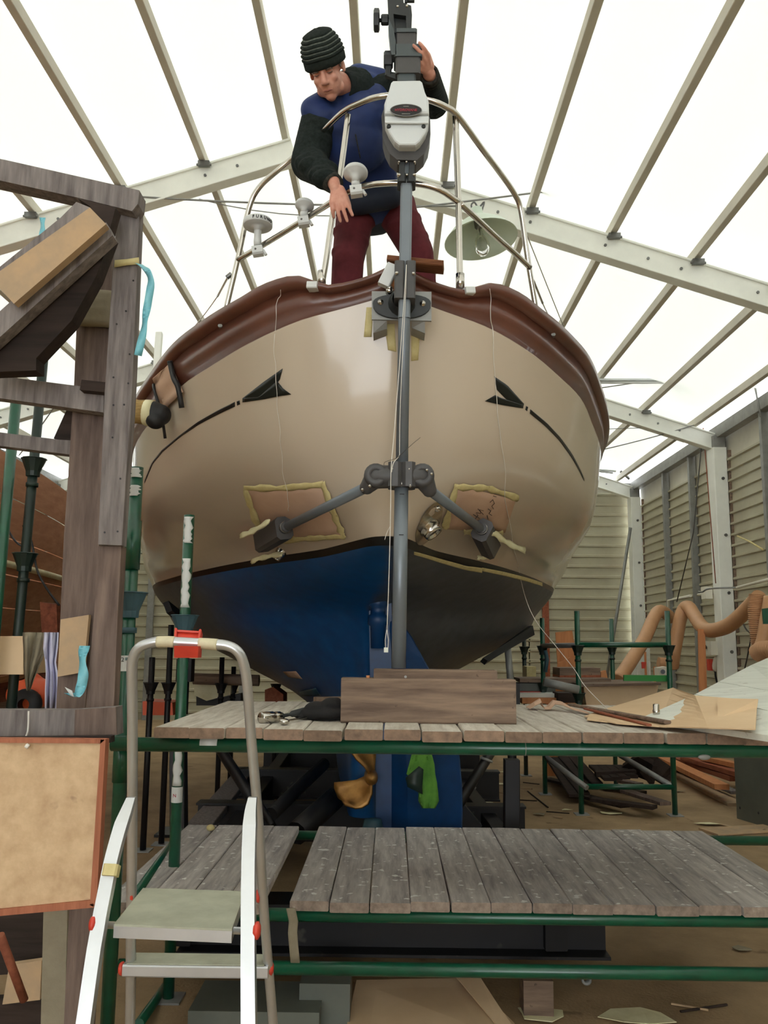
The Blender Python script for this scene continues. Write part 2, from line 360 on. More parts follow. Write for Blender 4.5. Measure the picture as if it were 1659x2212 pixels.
# ================================================================== SETTING
RX, RZ, HW, SL = -0.98, 6.28, 5.5, 0.327      # ridge x, ridge z, half width, roof slope
XR, XL = 4.62, -6.5; ZE = 4.5
YB, YF = 16.3, -8.0
FR = [-5.35, -1.0, 3.35, 7.65, 11.98, 16.2]
fl = MB(); n = 24
fl.add([(x, y, 0) for y in (-9, 17.5) for x in (-9, 8)], [(0, 1, 3, 2)])
fl.prism([(-9, -9, -.2), (8, -9, -.2), (8, 17.5, -.2), (-9, 17.5, -.2)], (0, 0, .19))
flo = fl.build('floor', 'floor'); flo['kind'] = 'structure'
ce = MB()
for s, xe in ((1, XR), (-1, XL)):
    p = [(RX, RZ+.16), (xe, ZE+.16 if s > 0 else RZ+.16-SL*(RX-xe))]
    ce.sheet([[V((p[0][0], y, p[0][1])), V((p[1][0], y, p[1][1]))] for y in ([YF, YB] if s > 0 else [YB, YF])], 0.004, smooth=False)
ceo = ce.build('ceiling', 'roof', loc=(RX, 4, RZ)); ceo['kind'] = 'structure'
def roofz(x): return RZ - SL*abs(x-RX)
for x in [-1.07, -1.85, -2.64, -3.45, -4.3, -5.1, -5.95, -.32, .46, 1.29, 2.05, 2.82, 3.6, 4.3]:
    MB().beam((x, YF, roofz(x)+.07), (x, YB, roofz(x)+.07), .062, .10, ch=.004).build('purlin', 'purlin', ceo)
for i, fy in enumerate(FR):
    for s, xe in ((1, XR), (-1, XL)):
        b = MB(); a = V((RX, fy, RZ-.12)); e = V((xe, fy, roofz(xe)-.12))
        # alloy box rafter with lips: web face and wider bottom flange
        b.beam(a, e, .10, .20, ch=.006); u = (e-a).normalized(); nn = V((u.z, 0, -u.x)) if s > 0 else V((-u.z, 0, u.x))
        if nn.z > 0: nn = -nn
        b.beam(a+nn*.105, e+nn*.105, .14, .022); b.beam(a-nn*.105, e-nn*.105, .14, .022)
        ro = b.build('rafter', 'alu', ceo)
        if fy > 7:
            bb = MB()
            for k in range(1, 8):
                for dd in (-.16, .16):
                    if k % 2 or dd > 0:
                        q = a.lerp(e, k/8.0)+u*dd; bb.cyl(q+V((0, -.062, 0)), q+V((0, -.045, 0)), .014, 8)
            bb.build('bolt_row', 'bolt', ro)
        if fy > 7:   # purlin brackets under each purlin
            bb = MB()
            for x in ([-.27, .5, 1.29, 2.05, 2.82, 3.6] if s > 0 else [-1.83, -2.62, -3.45, -4.3]):
                bb.box((x, fy-.09, roofz(x)-.02), (.11, .04, .05)); bb.cyl((x-.07, fy-.09, roofz(x)-.03), (x+.07, fy-.09, roofz(x)-.03), .012, 6)
            bb.build('purlin_bracket', 'bolt', ceo)
# bracing cables under the roof
def cable(a, b, sag=0.05, r=.006, m='wire', name='bracing_cable', par=None, n=8):
    pts = [V(a).lerp(V(b), t/n)-V((0, 0, sag*4*(t/n)*(1-t/n))) for t in range(n+1)]
    return MB().tube(pts, r, 6).build(name, m, par)
cable(P(300, 425, 7.6), P(1000, 445, 7.5), .03, .009, 'steel', par=ceo)
cable(P(880, 450, 7.5), P(1659, 344, 7.6), .02, .009, 'steel', par=ceo)
cable(P(430, 430, 7.6), P(900, 450, 7.5), .12, .005, 'steel', par=ceo)
cable(P(1130, 860, 11.9), P(1659, 778, 11.0), .03, .008, 'steel', par=ceo)
cable(P(1270, 978, 12.1), P(1500, 918, 11.9), .02, .008, 'steel', par=ceo)
cable(P(1280, 928, 12.0), P(1450, 922, 12.0), .0, .005, 'steel', par=ceo)
cable(P(1480, 921, 12.0), P(1452, 922, 12.0), .0, .018, 'bolt', name='turnbuckle', par=ceo)
cable(P(1360, 1035, 16.0), P(1340, 1018, 16.0), .0, .025, 'bolt', name='turnbuckle', par=ceo)
cable(P(130, 860, 10), P(40, 985, 12), .02, .008, 'steel', par=ceo)
# walls -------------------------------------------------------------
def ribbed(name, ax, c, a, b, z0, z1, par, pitch=.152, inward=-1):
    """horizontally ribbed sheet on plane ax=c from a to b"""
    prof = []; z = z0
    while z < z1-.01:
        prof += [(z, 0), (z+pitch*.60, 0), (z+pitch*.68, inward*.032), (z+pitch*.86, inward*.032), (z+pitch*.94, 0)]; z += pitch
    m = MB(); vs = []
    for t in (a, b):
        for zz, o in prof: vs.append((c+o, t, zz) if ax == 'x' else (t, c+o, zz))
    k = len(prof); m.add(vs, [(i, i+1, i+1+k, i+k) for i in range(k-1)])
    return m.build(name, 'sheet', par)
wr = root('wall_right', (XR, 4, 0)); wl = root('wall_left', (XL, 4, 0)); wb = root('wall_back', (0, YB, 0)); wf = root('wall_front', (0, YF, 0))
ys = [YF, -5.35, -1.0, 3.35, 7.65, 9.1, 10.55, 11.98, 13.2, 14.5, 16.2]
for wall, x, inw in ((wr, XR+.1, -1), (wl, XL-.1, 1)):
    yy = ys
    for a, b in zip(yy[:-1], yy[1:]):
        ribbed('corrugated_sheet', 'x', x, a-.01, b+.01, 0, ZE-.42, wall, inward=inw)
        m = MB(); m.box((x+.02*inw*-1, (a+b)/2, ZE-.20), (.01, b-a+.02, .46)); m.build('plastic_strip', 'plastic_strip', wall)
    for y in yy[1:]:
        xx = x+inw*.12
        if y in FR:
            m = MB(); m.cbox((xx, y, (ZE-.25)/2), (.19, ZE-.25, .26), .01, Matrix.Rotation(math.pi/2, 3, 'X')); po = m.build('frame_post', 'alu', wall)
            m = MB(); m.cbox((xx, y, ZE-.17), (.17, .18, .24), .01, Matrix.Rotation(math.pi/2, 3, 'X')); m.build('post_joint', 'steel', wall)
            m = MB()
            for z in (.6, 1.4, 2.2, 3.0, 3.8): m.cyl((xx+.02, y-.135, z), (xx+.02, y-.15, z), .022, 8)
            m.build('bolt_row', 'bolt', po)
            m = MB(); m.beam((xx+inw*-.12, y-.16, 0), (xx+inw*-.12, y-.16, ZE-.3), .05, .04, up=(0, 1, 0)); m.build('edge_batten', 'timber', wall)
        else:
            m = MB(); m.beam((x+inw*.06, y, 0), (x+inw*.06, y, ZE-.1), .10, .075, up=(0, 1, 0)); m.build('girt_post', 'steel', wall)
    m = MB(); m.beam((x+inw*.09, YF, ZE-.02), (x+inw*.09, YB, ZE-.02), .13, .17); m.build('eave_beam', 'steel', wall)
# back gable
xs_ = [XL, -4.6, -2.8, -1.0, .8, 2.6, XR]
for a, b in zip(xs_[:-1], xs_[1:]): ribbed('corrugated_sheet', 'y', YB+.15, a-.01, b+.01, 0, ZE-.25, wb, pitch=.20)
m = MB(); m.box(((XL+XR)/2, YB+.16, ZE-.12), (XR-XL, .01, .3)); m.build('plastic_strip', 'plastic_strip', wb)
m = MB(); m.beam((XL, YB+.06, ZE+.03), (XR, YB+.06, ZE+.03), .08, .07, up=(0, 0, 1)); m.build('gable_beam', 'steel', wb)
for x in (-4.6, -2.8, -1.0, .8, 2.9): MB().beam((x, YB+.04, 0), (x, YB+.04, roofz(x)), .12, .07, up=(0, 1, 0)).build('gable_post', 'redbrown' if x > 2 else 'steel', wb)
for q in [(P(1362, 1140, 16.0), P(1305, 1500, 16.0))]: MB().tube(q, .03, 8).build('wall_brace', 'steel', wb)
gz = MB(); gz.prism([(XL, YB+.12, ZE), (XR, YB+.12, ZE), (RX, YB+.12, RZ+.16)], (0, .004, 0)); gz.build('gable_fabric', 'roof', wb)
# front gable (behind the camera): unseen, closed only partly to set the daylight, fabric above
for a, b in ((XL, -4.6), (2.6, XR)): ribbed('corrugated_sheet', 'y', YF, a, b, 0, ZE-.25, wf, pitch=.20, inward=1)
gz = MB(); gz.prism([(XL, YF, ZE-.2), (XR, YF, ZE-.2), (XR, YF, ZE), (RX, YF, RZ+.16), (XL, YF, ZE)], (0, .004, 0)); gz.build('gable_fabric', 'roof', wf)

# ================================================================== SAILBOAT
LB = 11.0; ax_ = V((-0.078, 0.997, 0)); nx_ = V((0.997, 0.078, 0)); BO = V((0.005, 3.45, 0))
def BW(d, b, z): q = BO+ax_*d+nx_*b; return V((q.x, q.y, z))
TOPB = ([0, .01, .035, .055, .08, .105, .16, .25, .5, .65, 1.1, 1.4, 1.7, 2.1, 3.5, 4.6, 5.5, 7, 9, 10.5, 11], [0, .09, .18, .27, .37, .43, .53, .645, .86, .965, 1.19, 1.32, 1.43, 1.54, 1.80, 1.92, 1.94, 1.75, 1.1, .3, 0])
LEV = {  # z: (d list, b list)
 2.87: TOPB,
 2.4: ([.12, .135, .18, .33, .6, .95, 1.5, 2.1, 3.5, 4.6, 5.5, 7, 9, 10.3, 10.7], [0, .13, .28, .51, .77, 1.0, 1.30, 1.49, 1.77, 1.89, 1.92, 1.7, 1.0, .18, 0]),
 2.15: ([.22, .24, .34, .6, .95, 1.5, 2.1, 3.2, 4.3, 5.5, 7, 9, 10.4], [0, .10, .25, .46, .70, 1.0, 1.26, 1.63, 1.87, 1.93, 1.67, .88, 0]),
 1.95: ([.33, .36, .56, .9, 1.06, 1.42, 1.65, 2.3, 3.2, 3.85, 4.6, 5.5, 7, 9, 10.2], [0, .06, .15, .28, .37, .60, .73, 1.06, 1.45, 1.69, 1.85, 1.91, 1.62, .7, 0]),
 1.68: ([1.75, 1.80, 1.95, 2.35, 3, 4, 5, 6.5, 8, 9.6], [0, .08, .22, .60, 1.08, 1.53, 1.72, 1.52, .8, 0]),
 1.3: ([2.0, 2.08, 2.25, 2.5, 3, 3.8, 4.5, 5.5, 7, 8.5, 9], [0, .06, .18, .32, .56, .88, 1.03, .98, .5, .1, 0]),
 1.0: ([2.05, 2.13, 2.4, 3, 4, 5, 6.5, 8, 8.6], [0, .08, .13, .24, .43, .48, .3, .06, 0]),
 .7: ([2.0, 2.1, 2.5, 3, 4.5, 6, 7.6, 8.1], [0, .10, .11, .13, .18, .14, .04, 0]),
 .42: ([2.05, 2.15, 2.5, 3, 4.5, 6, 7.2, 7.6], [0, .10, .11, .12, .14, .10, .04, 0]),
}
zl = sorted(LEV); NU = 70
us = [i/(NU-1.0) for i in range(NU)]
def zct(b, d):
    return pchip([0, .1, .37, .62, .85, 1.05, 1.2, 1.35, 1.5], [2.95, 2.927, 2.864, 2.80, 2.754, 2.73, 2.69, 2.675, 2.66], b) if d < 2.0 else 2.66+.01*(d-2)**2*.6
def ztop(b, d):
    if d < 2.0: return pchip([0, .045, .12, .18, .27, .31, .37, .43, .53, .65, .82, 1.0, 1.2, 1.35, 1.5], [3.08, 3.045, 3.01, 2.997, 2.985, 2.99, 3.028, 3.042, 3.03, 2.995, 2.97, 2.945, 2.905, 2.875, 2.845], b)
    return 2.845+.01*(d-2)**2*.6
cols = []
for u in us:
    D, B = [], []
    for z in zl:
        dl, bl = LEV[z]; d0, d1 = dl[0], dl[-1]; d = d0+(d1-d0)*u**2.3
        B.append(max(0, pchip([math.sqrt(x-d0) for x in dl], bl, math.sqrt(max(0, d-d0))))); D.append(d)
    cols.append((D, B))
ZN = [.42+(.7-.42)*t for t in (0, .5)]+[.7, .8, .9]+[1.0, 1.07, 1.15, 1.22]+[1.3, 1.37, 1.44, 1.5, 1.56, 1.62]+[1.68, 1.74, 1.8, 1.85, 1.9, 1.925]+[1.96]+[2.0, 2.06, 2.12, 2.2, 2.28, 2.36, 2.44, 2.52, 2.60, 2.67, 2.74, 2.8, 2.84, 2.87]
ZB = ZN.index(1.925); ZK = ZN.index(1.96)
def hullpt(iu, z, side):
    D, B = cols[iu]; d = pchip(zl, D, z); b = pchip(zl, B, z)
    zz = z
    if z > 2.0: f = ((z-2.0)/.87); zz = z+(zct(b, d)-2.87)*f
    if z < 2.0: zz = z
    return d, b, zz
HG = [[hullpt(i, z, 1) for i in range(NU)] for z in ZN]
boat = thing('sailboat', 'large cream and blue canoe-sterned sailing boat with brown bulwark propped up in the tent', 'boat', (0.0, 6.0, .42))
def hull_part(k0, k1, name, m, parent=boat, off=0.0):
    mb = MB(); rows = []
    for k in range(k0, k1+1):
        row = [BW(HG[k][i][0]-off, HG[k][i][1]*-1-off*(1 if HG[k][i][1] > 0 else 0), HG[k][i][2]) for i in range(NU-1, 0, -1)]
        row += [BW(HG[k][i][0]-off, HG[k][i][1]+(off if HG[k][i][1] > 0 else 0), HG[k][i][2]) for i in range(NU)]
        rows.append(row)
    n = len(rows[0]); vs = [p for r in rows for p in r]
    mb.add(vs, [(r*n+j, r*n+j+1, (r+1)*n+j+1, (r+1)*n+j) for r in range(len(rows)-1) for j in range(n-1)], 0, True)
    return mb.build(name, m, parent)
hull = hull_part(ZK, len(ZN)-1, 'hull', 'cream')
hull_part(ZB, ZK, 'boot_stripe', 'black')
und = hull_part(0, ZB, 'underwater_body', 'blue')
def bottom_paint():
    """blue antifouling; the picture's right side and the far left turn grey, part paint and part shade put into the colour"""
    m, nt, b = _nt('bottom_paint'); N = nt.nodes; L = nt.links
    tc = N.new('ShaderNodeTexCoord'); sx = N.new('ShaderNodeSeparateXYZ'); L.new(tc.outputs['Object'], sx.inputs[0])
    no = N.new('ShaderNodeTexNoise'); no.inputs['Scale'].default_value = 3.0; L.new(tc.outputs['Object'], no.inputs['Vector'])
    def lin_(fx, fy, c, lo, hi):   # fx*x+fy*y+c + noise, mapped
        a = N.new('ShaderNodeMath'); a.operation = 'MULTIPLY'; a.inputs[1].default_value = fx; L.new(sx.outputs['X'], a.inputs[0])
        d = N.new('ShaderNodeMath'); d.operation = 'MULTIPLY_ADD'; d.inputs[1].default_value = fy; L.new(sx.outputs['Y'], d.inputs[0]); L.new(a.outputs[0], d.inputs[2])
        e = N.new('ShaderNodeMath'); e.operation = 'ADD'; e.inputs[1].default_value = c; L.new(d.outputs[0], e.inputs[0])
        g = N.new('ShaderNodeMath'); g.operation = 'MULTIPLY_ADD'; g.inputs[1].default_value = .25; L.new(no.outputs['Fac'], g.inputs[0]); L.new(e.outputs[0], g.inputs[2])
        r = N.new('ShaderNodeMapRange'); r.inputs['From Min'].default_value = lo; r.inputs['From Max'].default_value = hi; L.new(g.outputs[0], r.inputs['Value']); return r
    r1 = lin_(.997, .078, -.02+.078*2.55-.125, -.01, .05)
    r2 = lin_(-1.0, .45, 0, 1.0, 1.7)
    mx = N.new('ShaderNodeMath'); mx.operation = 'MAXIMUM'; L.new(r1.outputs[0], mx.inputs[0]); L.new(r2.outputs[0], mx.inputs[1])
    c = N.new('ShaderNodeMix'); c.data_type = 'RGBA'; c.inputs['A'].default_value = (*lin((12, 78, 136)), 1); c.inputs['B'].default_value = (*lin((76, 82, 88)), 1)  # grey end of the mix also carries painted-in shade
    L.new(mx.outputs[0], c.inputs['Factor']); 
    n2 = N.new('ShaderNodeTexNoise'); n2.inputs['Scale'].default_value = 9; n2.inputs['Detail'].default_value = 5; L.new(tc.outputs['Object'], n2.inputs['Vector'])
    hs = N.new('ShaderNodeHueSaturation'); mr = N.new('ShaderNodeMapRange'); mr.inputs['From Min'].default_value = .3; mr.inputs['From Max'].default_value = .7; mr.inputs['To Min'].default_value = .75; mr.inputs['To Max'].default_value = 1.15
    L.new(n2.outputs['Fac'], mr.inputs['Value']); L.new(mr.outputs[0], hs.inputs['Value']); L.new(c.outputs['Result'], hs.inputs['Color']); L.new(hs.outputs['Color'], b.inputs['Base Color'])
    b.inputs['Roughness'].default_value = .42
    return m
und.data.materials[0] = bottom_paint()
def rail_curve(f, side, imax=NU):
    out = []
    for i in range(imax):
        D, B = cols[i]; d = D[-1]; b = B[-1]; out.append((d, b, f(b, d)))
    return out
dense = [((i/89.0)**2.3)*LB for i in range(90)]
def topb(d): return max(0, pchip([math.sqrt(x) for x in TOPB[0]], TOPB[1], math.sqrt(d)))
def rail(prof, name, m, parent=boat, cap=False):
    """prof: (outward offset, fraction between cream edge and rail top)"""
    line = [(-1, d) for d in reversed(dense[1:])]+[(1, d) for d in dense]; P2 = []
    for s, d in line:
        b = topb(d); P2.append((d, s*b, zct(b, d), ztop(b, d)))
    mb = MB(); vs = []; nn = len(P2)
    for i, (d, b, z0, z1) in enumerate(P2):
        a_, c_ = P2[max(0, i-1)], P2[min(nn-1, i+1)]; t = V((c_[0]-a_[0], c_[1]-a_[1])).normalized(); nrm = V((-t.y, t.x))  # outward
        for o, f in prof:
            zz = z0+(z1-z0)*f if f <= 1 else z1+(f-1)*.1
            vs.append(BW(d+nrm.x*o, b+nrm.y*o, zz))
    k = len(prof); mb.add(vs, [(i*k+j, i*k+(j+1) % k, (i+1)*k+(j+1) % k, (i+1)*k+j) for i in range(nn-1) for j in range(k)], 0, True)
    return mb.build(name, m, parent)
def chk_out():
    return None
rail([(-.03, 0), (-.004, -.0), (-.016, .04), (-.02, .30), (-.012, .42), (.0, .55), (.004, .75), (.02, .80), (.02, .3)], 'bulwark', 'brown')
rail([(-.004, .70), (-.03, .74), (-.040, .82), (-.040, .92), (-.032, 1.0), (-.01, 1.08), (.03, 1.10), (.055, 1.0), (.055, .80), (.02, .72)], 'rail_cap', 'brown')
rail([(-.004, -.02), (-.009, -.02), (-.009, .03), (-.004, .03)], 'cove_moulding', 'cream')
# deck
dk = MB(); rows = []
for d in [.30]+[x*.5 for x in range(1, 22)]:
    b = max(.02, topb(d)-.06); z = 2.74 if d < 3 else 2.74+.006*(d-3)**2
    rows.append([BW(d, -b, z), BW(d, 0, z+.04), BW(d, b, z)])
dk.sheet(rows, .02); dk.build('deck', 'deck', boat)
# cabin trunk far forward (only its bulk)
cb = MB(); cb.prism([BW(4.2, -1.0, 2.76), BW(4.2, 1.0, 2.76), BW(8, .8, 2.8), BW(8, -.8, 2.8)], (0, 0, .28)); cb.build('cabin_trunk', 'deck', boat)
# surface helper: offset point on hull at pixel by ray marching against HG mesh
from mathutils.bvhtree import BVHTree
def bvh_of(*objs):
    vs = []; fs = []
    for o in objs:
        off = OFF[o.name]; b0 = len(vs); vs += [v.co+off for v in o.data.vertices]; fs += [[i+b0 for i in p.vertices] for p in o.data.polygons]
    return BVHTree.FromPolygons(vs, fs)
HB = bvh_of(hull, und); 
for o_ in [c for c in boat.children if c.name.startswith('boot')]: HB = bvh_of(hull, und, o_)
RB = bvh_of(*[c for c in boat.children if c.name.split('.')[0] in ('hull', 'bulwark', 'rail_cap', 'underwater_body', 'boot_stripe')])
EYE = V((0, 0, CAMZ))
def onhull(px, py, lift=.002, tree=None):
    d = ray(px, py).normalized(); h = (tree or HB).ray_cast(EYE, d)
    if h[0] is None: return P(px, py, 4.0)
    nrm = h[1]; nrm = -nrm if nrm.dot(d) > 0 else nrm
    return h[0]+nrm*lift
def decal(poly_px, name, m, parent=boat, lift=.002, sub=8, th=.0015):
    """a thin film on the hull: strip between two pixel polylines (top, bottom) with the same count"""
    top, bot = poly_px; 
    def res(pl, n):
        L = [0]
        for a, b in zip(pl[:-1], pl[1:]): L.append(L[-1]+math.hypot(b[0]-a[0], b[1]-a[1]))
        out = []
        for i in range(n+1):
            t = L[-1]*i/n; out.append((float(np.interp(t, L, [p[0] for p in pl])), float(np.interp(t, L, [p[1] for p in pl]))))
        return out
    n = sub*max(len(top)-1, 1); T, B = res(top, n), res(bot, n); rows = []
    for j in range(5):
        rows.append([onhull(T[i][0]+(B[i][0]-T[i][0])*j/4, T[i][1]+(B[i][1]-T[i][1])*j/4, lift) for i in range(n+1)])
    return MB().sheet(rows, th).build(name, m, parent)
decal(([(525, 860), (570, 825), (611, 796)], [(525, 869), (575, 862), (605, 820)]), 'arrow_decal', 'decal', sub=6)
decal(([(525, 860), (560, 858), (600, 822), (600, 830)], [(525, 869), (572, 862), (608, 855), (630, 852)]), 'arrow_decal', 'decal', sub=5, lift=.0035)
decal(([(1067, 813), (1095, 832), (1131, 872)], [(1073, 842), (1092, 862), (1129, 882)]), 'arrow_decal', 'decal', sub=6)
decal(([(1047, 866), (1069, 853), (1078, 858), (1129, 875)], [(1047, 866.5), (1070, 872), (1085, 875), (1129, 882)]), 'arrow_decal', 'decal', sub=6, lift=.0035)
decal(([(512, 867), (518, 865)], [(513, 876), (519, 873)]), 'arrow_dash', 'decal', sub=2)
decal(([(1136, 877), (1140, 879)], [(1134, 885), (1138, 888)]), 'arrow_dash', 'decal', sub=2)
decal(([(508, 868), (470, 887), (430, 910), (390, 939), (350, 972), (328, 1000), (312, 1040)], [(508, 878), (470, 896), (430, 917), (390, 944), (352, 976), (330, 1003), (313, 1043)]), 'cove_stripe', 'black', sub=4)
decal(([(1145, 884), (1180, 913), (1210, 945), (1235, 980), (1252, 1012), (1262, 1035)], [(1144, 893), (1178, 921), (1207, 951), (1233, 986), (1251, 1017), (1261, 1039)]), 'cove_stripe', 'black', sub=4)
# taped paint edge between cream and bottom paint, right side
decal(([(893, 1190), (950, 1206), (1005, 1221), (1040, 1226)], [(893, 1196), (950, 1214), (1005, 1230), (1040, 1236)]), 'tape_strip', 'tape', sub=5, lift=.006)
decal(([(1040, 1225), (1090, 1235), (1140, 1248), (1170, 1258)], [(1040, 1232), (1090, 1243), (1140, 1256), (1170, 1266)]), 'tape_strip', 'tape', sub=5, lift=.006)
# residue of old tape around the upper bracket
for pl in [([(792, 664), (806, 664)], [(786, 728), (803, 728)]), ([(830, 700), (852, 700)], [(838, 756), (856, 760)]), ([(888, 705), (908, 700)], [(888, 780), (903, 778)])]:
    decal(pl, 'tape_residue', 'tape', sub=4, lift=.003, th=.0008)
# skeg, rudder, propeller -------------------------------------------
MB().lathe(P(817, 1290, 5.10), (0, 0, -1), [(.0, 0), (.055, 0), (.055, .05), (.045, .06), (.045, .10), (.06, .11), (.06, .16), (.045, .17), (.04, .3), (.0, .3)], 16).build('rudder_stock', 'blue', boat)
sk = MB(); sk.prism([P(797, 1320, 5.14), P(846, 1300, 5.14), P(846, 1790, 5.14), P(812, 1790, 5.14), P(812, 1600, 5.14), P(800, 1500, 5.14)], (0, .05, 0)); sk.build('rudder_post', 'blue', boat)
rd = MB()
edge = smooth_path([(838, 1325), (862, 1338), (888, 1375), (915, 1425), (940, 1470), (962, 1520), (982, 1580), (992, 1640), (997, 1700), (998, 1760), (997, 1850)], 3)
edge = [(p[0], p[1]) for p in [(e.x, e.y) for e in [V((a, b, 0)) for a, b in [(q[0], q[1]) for q in [(838, 1325), (862, 1338), (888, 1375), (915, 1425), (940, 1470), (962, 1520), (982, 1580), (992, 1640), (997, 1700), (998, 1760), (997, 1795)]]]]]
prevl = None; vs = []
for px, py in edge:
    lead = P(834, py, 5.20); tr = P(px, py, 5.20-.38*(px-834)/170.0); 
    nr = (tr-lead); nr = V((nr.y, -nr.x, 0)); nr = nr.normalized() if nr.length > 1e-6 else V((1, 0, 0))
    mid = lead.lerp(tr, .35)
    vs += [lead+nr*.012, mid+nr*.035, tr+nr*.006, tr-nr*.006, mid-nr*.035, lead-nr*.012]
k = 6; rd.add(vs, [(i*k+j, i*k+(j+1) % k, (i+1)*k+(j+1) % k, (i+1)*k+j) for i in range(len(edge)-1) for j in range(k)]+[tuple(range(6)), tuple(range(len(vs)-1, len(vs)-7, -1))], 0, False)
rd.build('rudder', 'blue', boat)
pr = root('propeller', P(803, 1681, 5.0)); del pr['kind']; pr.parent = boat; pr.location = P(803, 1681, 5.0)-OFF[boat.name]; OFF[pr.name] = P(803, 1681, 5.0)
hc = P(803, 1681, 5.0); MB().lathe(hc+V((0, -.06, 0)), (-.05, 1, 0), [(.0, -.01), (.022, 0), (.036, .03), (.04, .12), (.036, .2)], 16).build('hub', 'prop', pr)
def blade(pts, twist):
    g = []; 
    for i in range(6):
        row = []
        for j in range(6):
            a, b = pts[i][0], pts[i][1]; x = a[0]+(b[0]-a[0])*j/5; y = a[1]+(b[1]-a[1])*j/5; row.append(P(x, y, 5.01+twist*(j/5.-.5)+.03*math.sin(math.pi*j/5)))
        g.append(row)
    return g
MB().sheet(blade([((803, 1690), (797, 1672)), ((803, 1715), (770, 1684)), ((795, 1737), (742, 1688)), ((782, 1745), (722, 1690)), ((768, 1746), (722, 1702)), ((745, 1738), (730, 1722))], .10), .012).build('blade', 'prop', pr)
MB().sheet(blade([((798, 1672), (808, 1670)), ((788, 1656), (810, 1652)), ((770, 1640), (812, 1632)), ((757, 1622), (812, 1612)), ((755, 1600), (806, 1590)), ((765, 1585), (796, 1575))], .10), .012).build('blade', 'prop', pr)
# lower pintle / shoe
MB().lathe(P(805, 1790, 5.05), (0, 0, 1), [(0, .06), (.05, .05), (.06, 0), (.05, -.06), (0, -.06)], 14).build('rudder_shoe', 'coupler', boat)
# hull outlets ------------------------------------------------------
def outlet(px, py, r, par=boat, plate=True, tilt=0):
    c = onhull(px, py, 0); d = ray(px, py).normalized(); h = HB.ray_cast(EYE, d); nrm = h[1]; nrm = -nrm if nrm.dot(d) > 0 else nrm
    o = MB(); o.lathe(c, nrm, [(r*.62, -.05), (r*.62, .045), (r*.78, .05), (r*.86, .035), (r*.86, .02), (r, .015), (r*1.05, .004), (r*1.1, 0)], 24)
    oo = o.build('exhaust_outlet', 'chrome', par)
    MB().lathe(c, nrm, [(0, .034), (r*.63, .034)], 20).build('bore', 'black', oo)
    return c, nrm, oo
c, nrm, oo = outlet(925, 1138, .052)
bo = onhull(945, 1100, .004)
pl = MB(); ctr = [onhull(926+30*math.cos(t)*.9+12*math.sin(t)*-1, 1130+45*math.sin(t)-14*math.cos(t), .004) for t in [k*math.pi/12 for k in range(24)]]
pl.add(ctr+[onhull(928, 1130, .006)], [(i, (i+1) % 24, 24) for i in range(24)], 0, True); pl.build('outlet_flange', 'chrome', boat)
outlet(608, 1192, .03)
MB().lathe(onhull(945, 1099, 0), (0, -1, 0), [(0, .014), (.012, .012), (.016, 0)], 12).build('flange_bolt', 'chrome', boat)
# foredeck fittings on the rail ------------------------------------
def railbox(px, py, wpx, name='fairlead'):
    a, b = [onhull(px+s*wpx/2, py, .0, RB) for s in (-1, 1)]; m = MB(); y = V((0, 0, 1)); m.beam(a+V((0, .02, .0)), b+V((0, .02, .0)), .07, .03, ch=.004); return m.build(name, 'antenna', boat)
railbox(677, 617, 22); railbox(1011, 628, 20)
# boomkin / stern plank and block at the apex
bk = MB(); bk.beam(P(838, 566, 3.42), P(958, 578, 3.40), .09, .026); bk.build('stern_plank', 'teak', boat)
MB().beam(P(847, 590, 3.42), P(846, 622, 3.40), .03, .03, up=(0, 1, 0)).build('stern_block', 'orangewood', boat)
m = MB(); m.beam(P(828, 618, 3.36), P(850, 574, 3.36), .05, .035, up=(0, 1, 0)); m.build('stern_bracket', 'antenna', boat)
m = MB(); m.cyl(P(838, 622, 3.36), P(846, 624, 3.36), .012); m.cyl(P(842, 622, 3.36), P(840, 635, 3.38), .016); m.build('stern_eye', 'chrome', boat)
# ------------------------------------------------------- pushpit (stern rail): each tube a part
def tb(pts, r=.0135, name='rail_tube', m='chrome', par=boat, k=5): return MB().tube(smooth_path(pts, k), r, 12).build(name, m, par)
YT = 3.42
top = [P(483, 690, 4.02), P(515, 555, 3.98), P(538, 450, 3.95), P(560, 405, 3.92), P(600, 368, 3.88), P(640, 335, 3.84), P(690, 290, 3.72), P(740, 243, 3.55), P(780, 222, 3.47), P(815, 210, 3.43), P(860, 206, 3.42), P(920, 214, 3.42), P(965, 232, 3.44), P(990, 252, 3.47), P(1040, 320, 3.6), P(1085, 380, 3.75), P(1112, 420, 3.82), P(1125, 455, 3.86), P(1140, 560, 3.9), P(1163, 700, 3.97)]
tb(top, name='top_rail', k=4)
tb([P(513, 562, 3.98), P(600, 510, 3.88), P(680, 460, 3.74), P(735, 425, 3.58), P(780, 404, 3.5), P(830, 396, 3.46), P(900, 397, 3.45), P(950, 410, 3.46), P(992, 438, 3.5)], name='middle_rail', k=4)
tb([P(995, 440, 3.5), P(1020, 463, 3.56), P(1070, 510, 3.72), P(1110, 545, 3.82), P(1145, 578, 3.9)], name='middle_rail')
tb([P(752, 248, 3.53), P(736, 370, 3.55), P(718, 470, 3.55), P(705, 560, 3.56), P(696, 612, 3.57)], name='stanchion')
tb([P(716, 478, 3.55), P(704, 560, 3.57), P(697, 612, 3.58)], .009, name='stanchion')
tb([P(984, 250, 3.47), P(990, 430, 3.5), P(992, 520, 3.51), P(994, 622, 3.52)], name='stanchion')
for px, py, Y in ((695, 600, 3.57), (994, 606, 3.52), (486, 680, 4.02), (1161, 690, 3.97)):
    a = P(px, py, Y); MB().cyl(a-V((0, 0, .04)), a+V((0, 0, .03)), .019).build('stanchion_socket', 'chrome', boat)
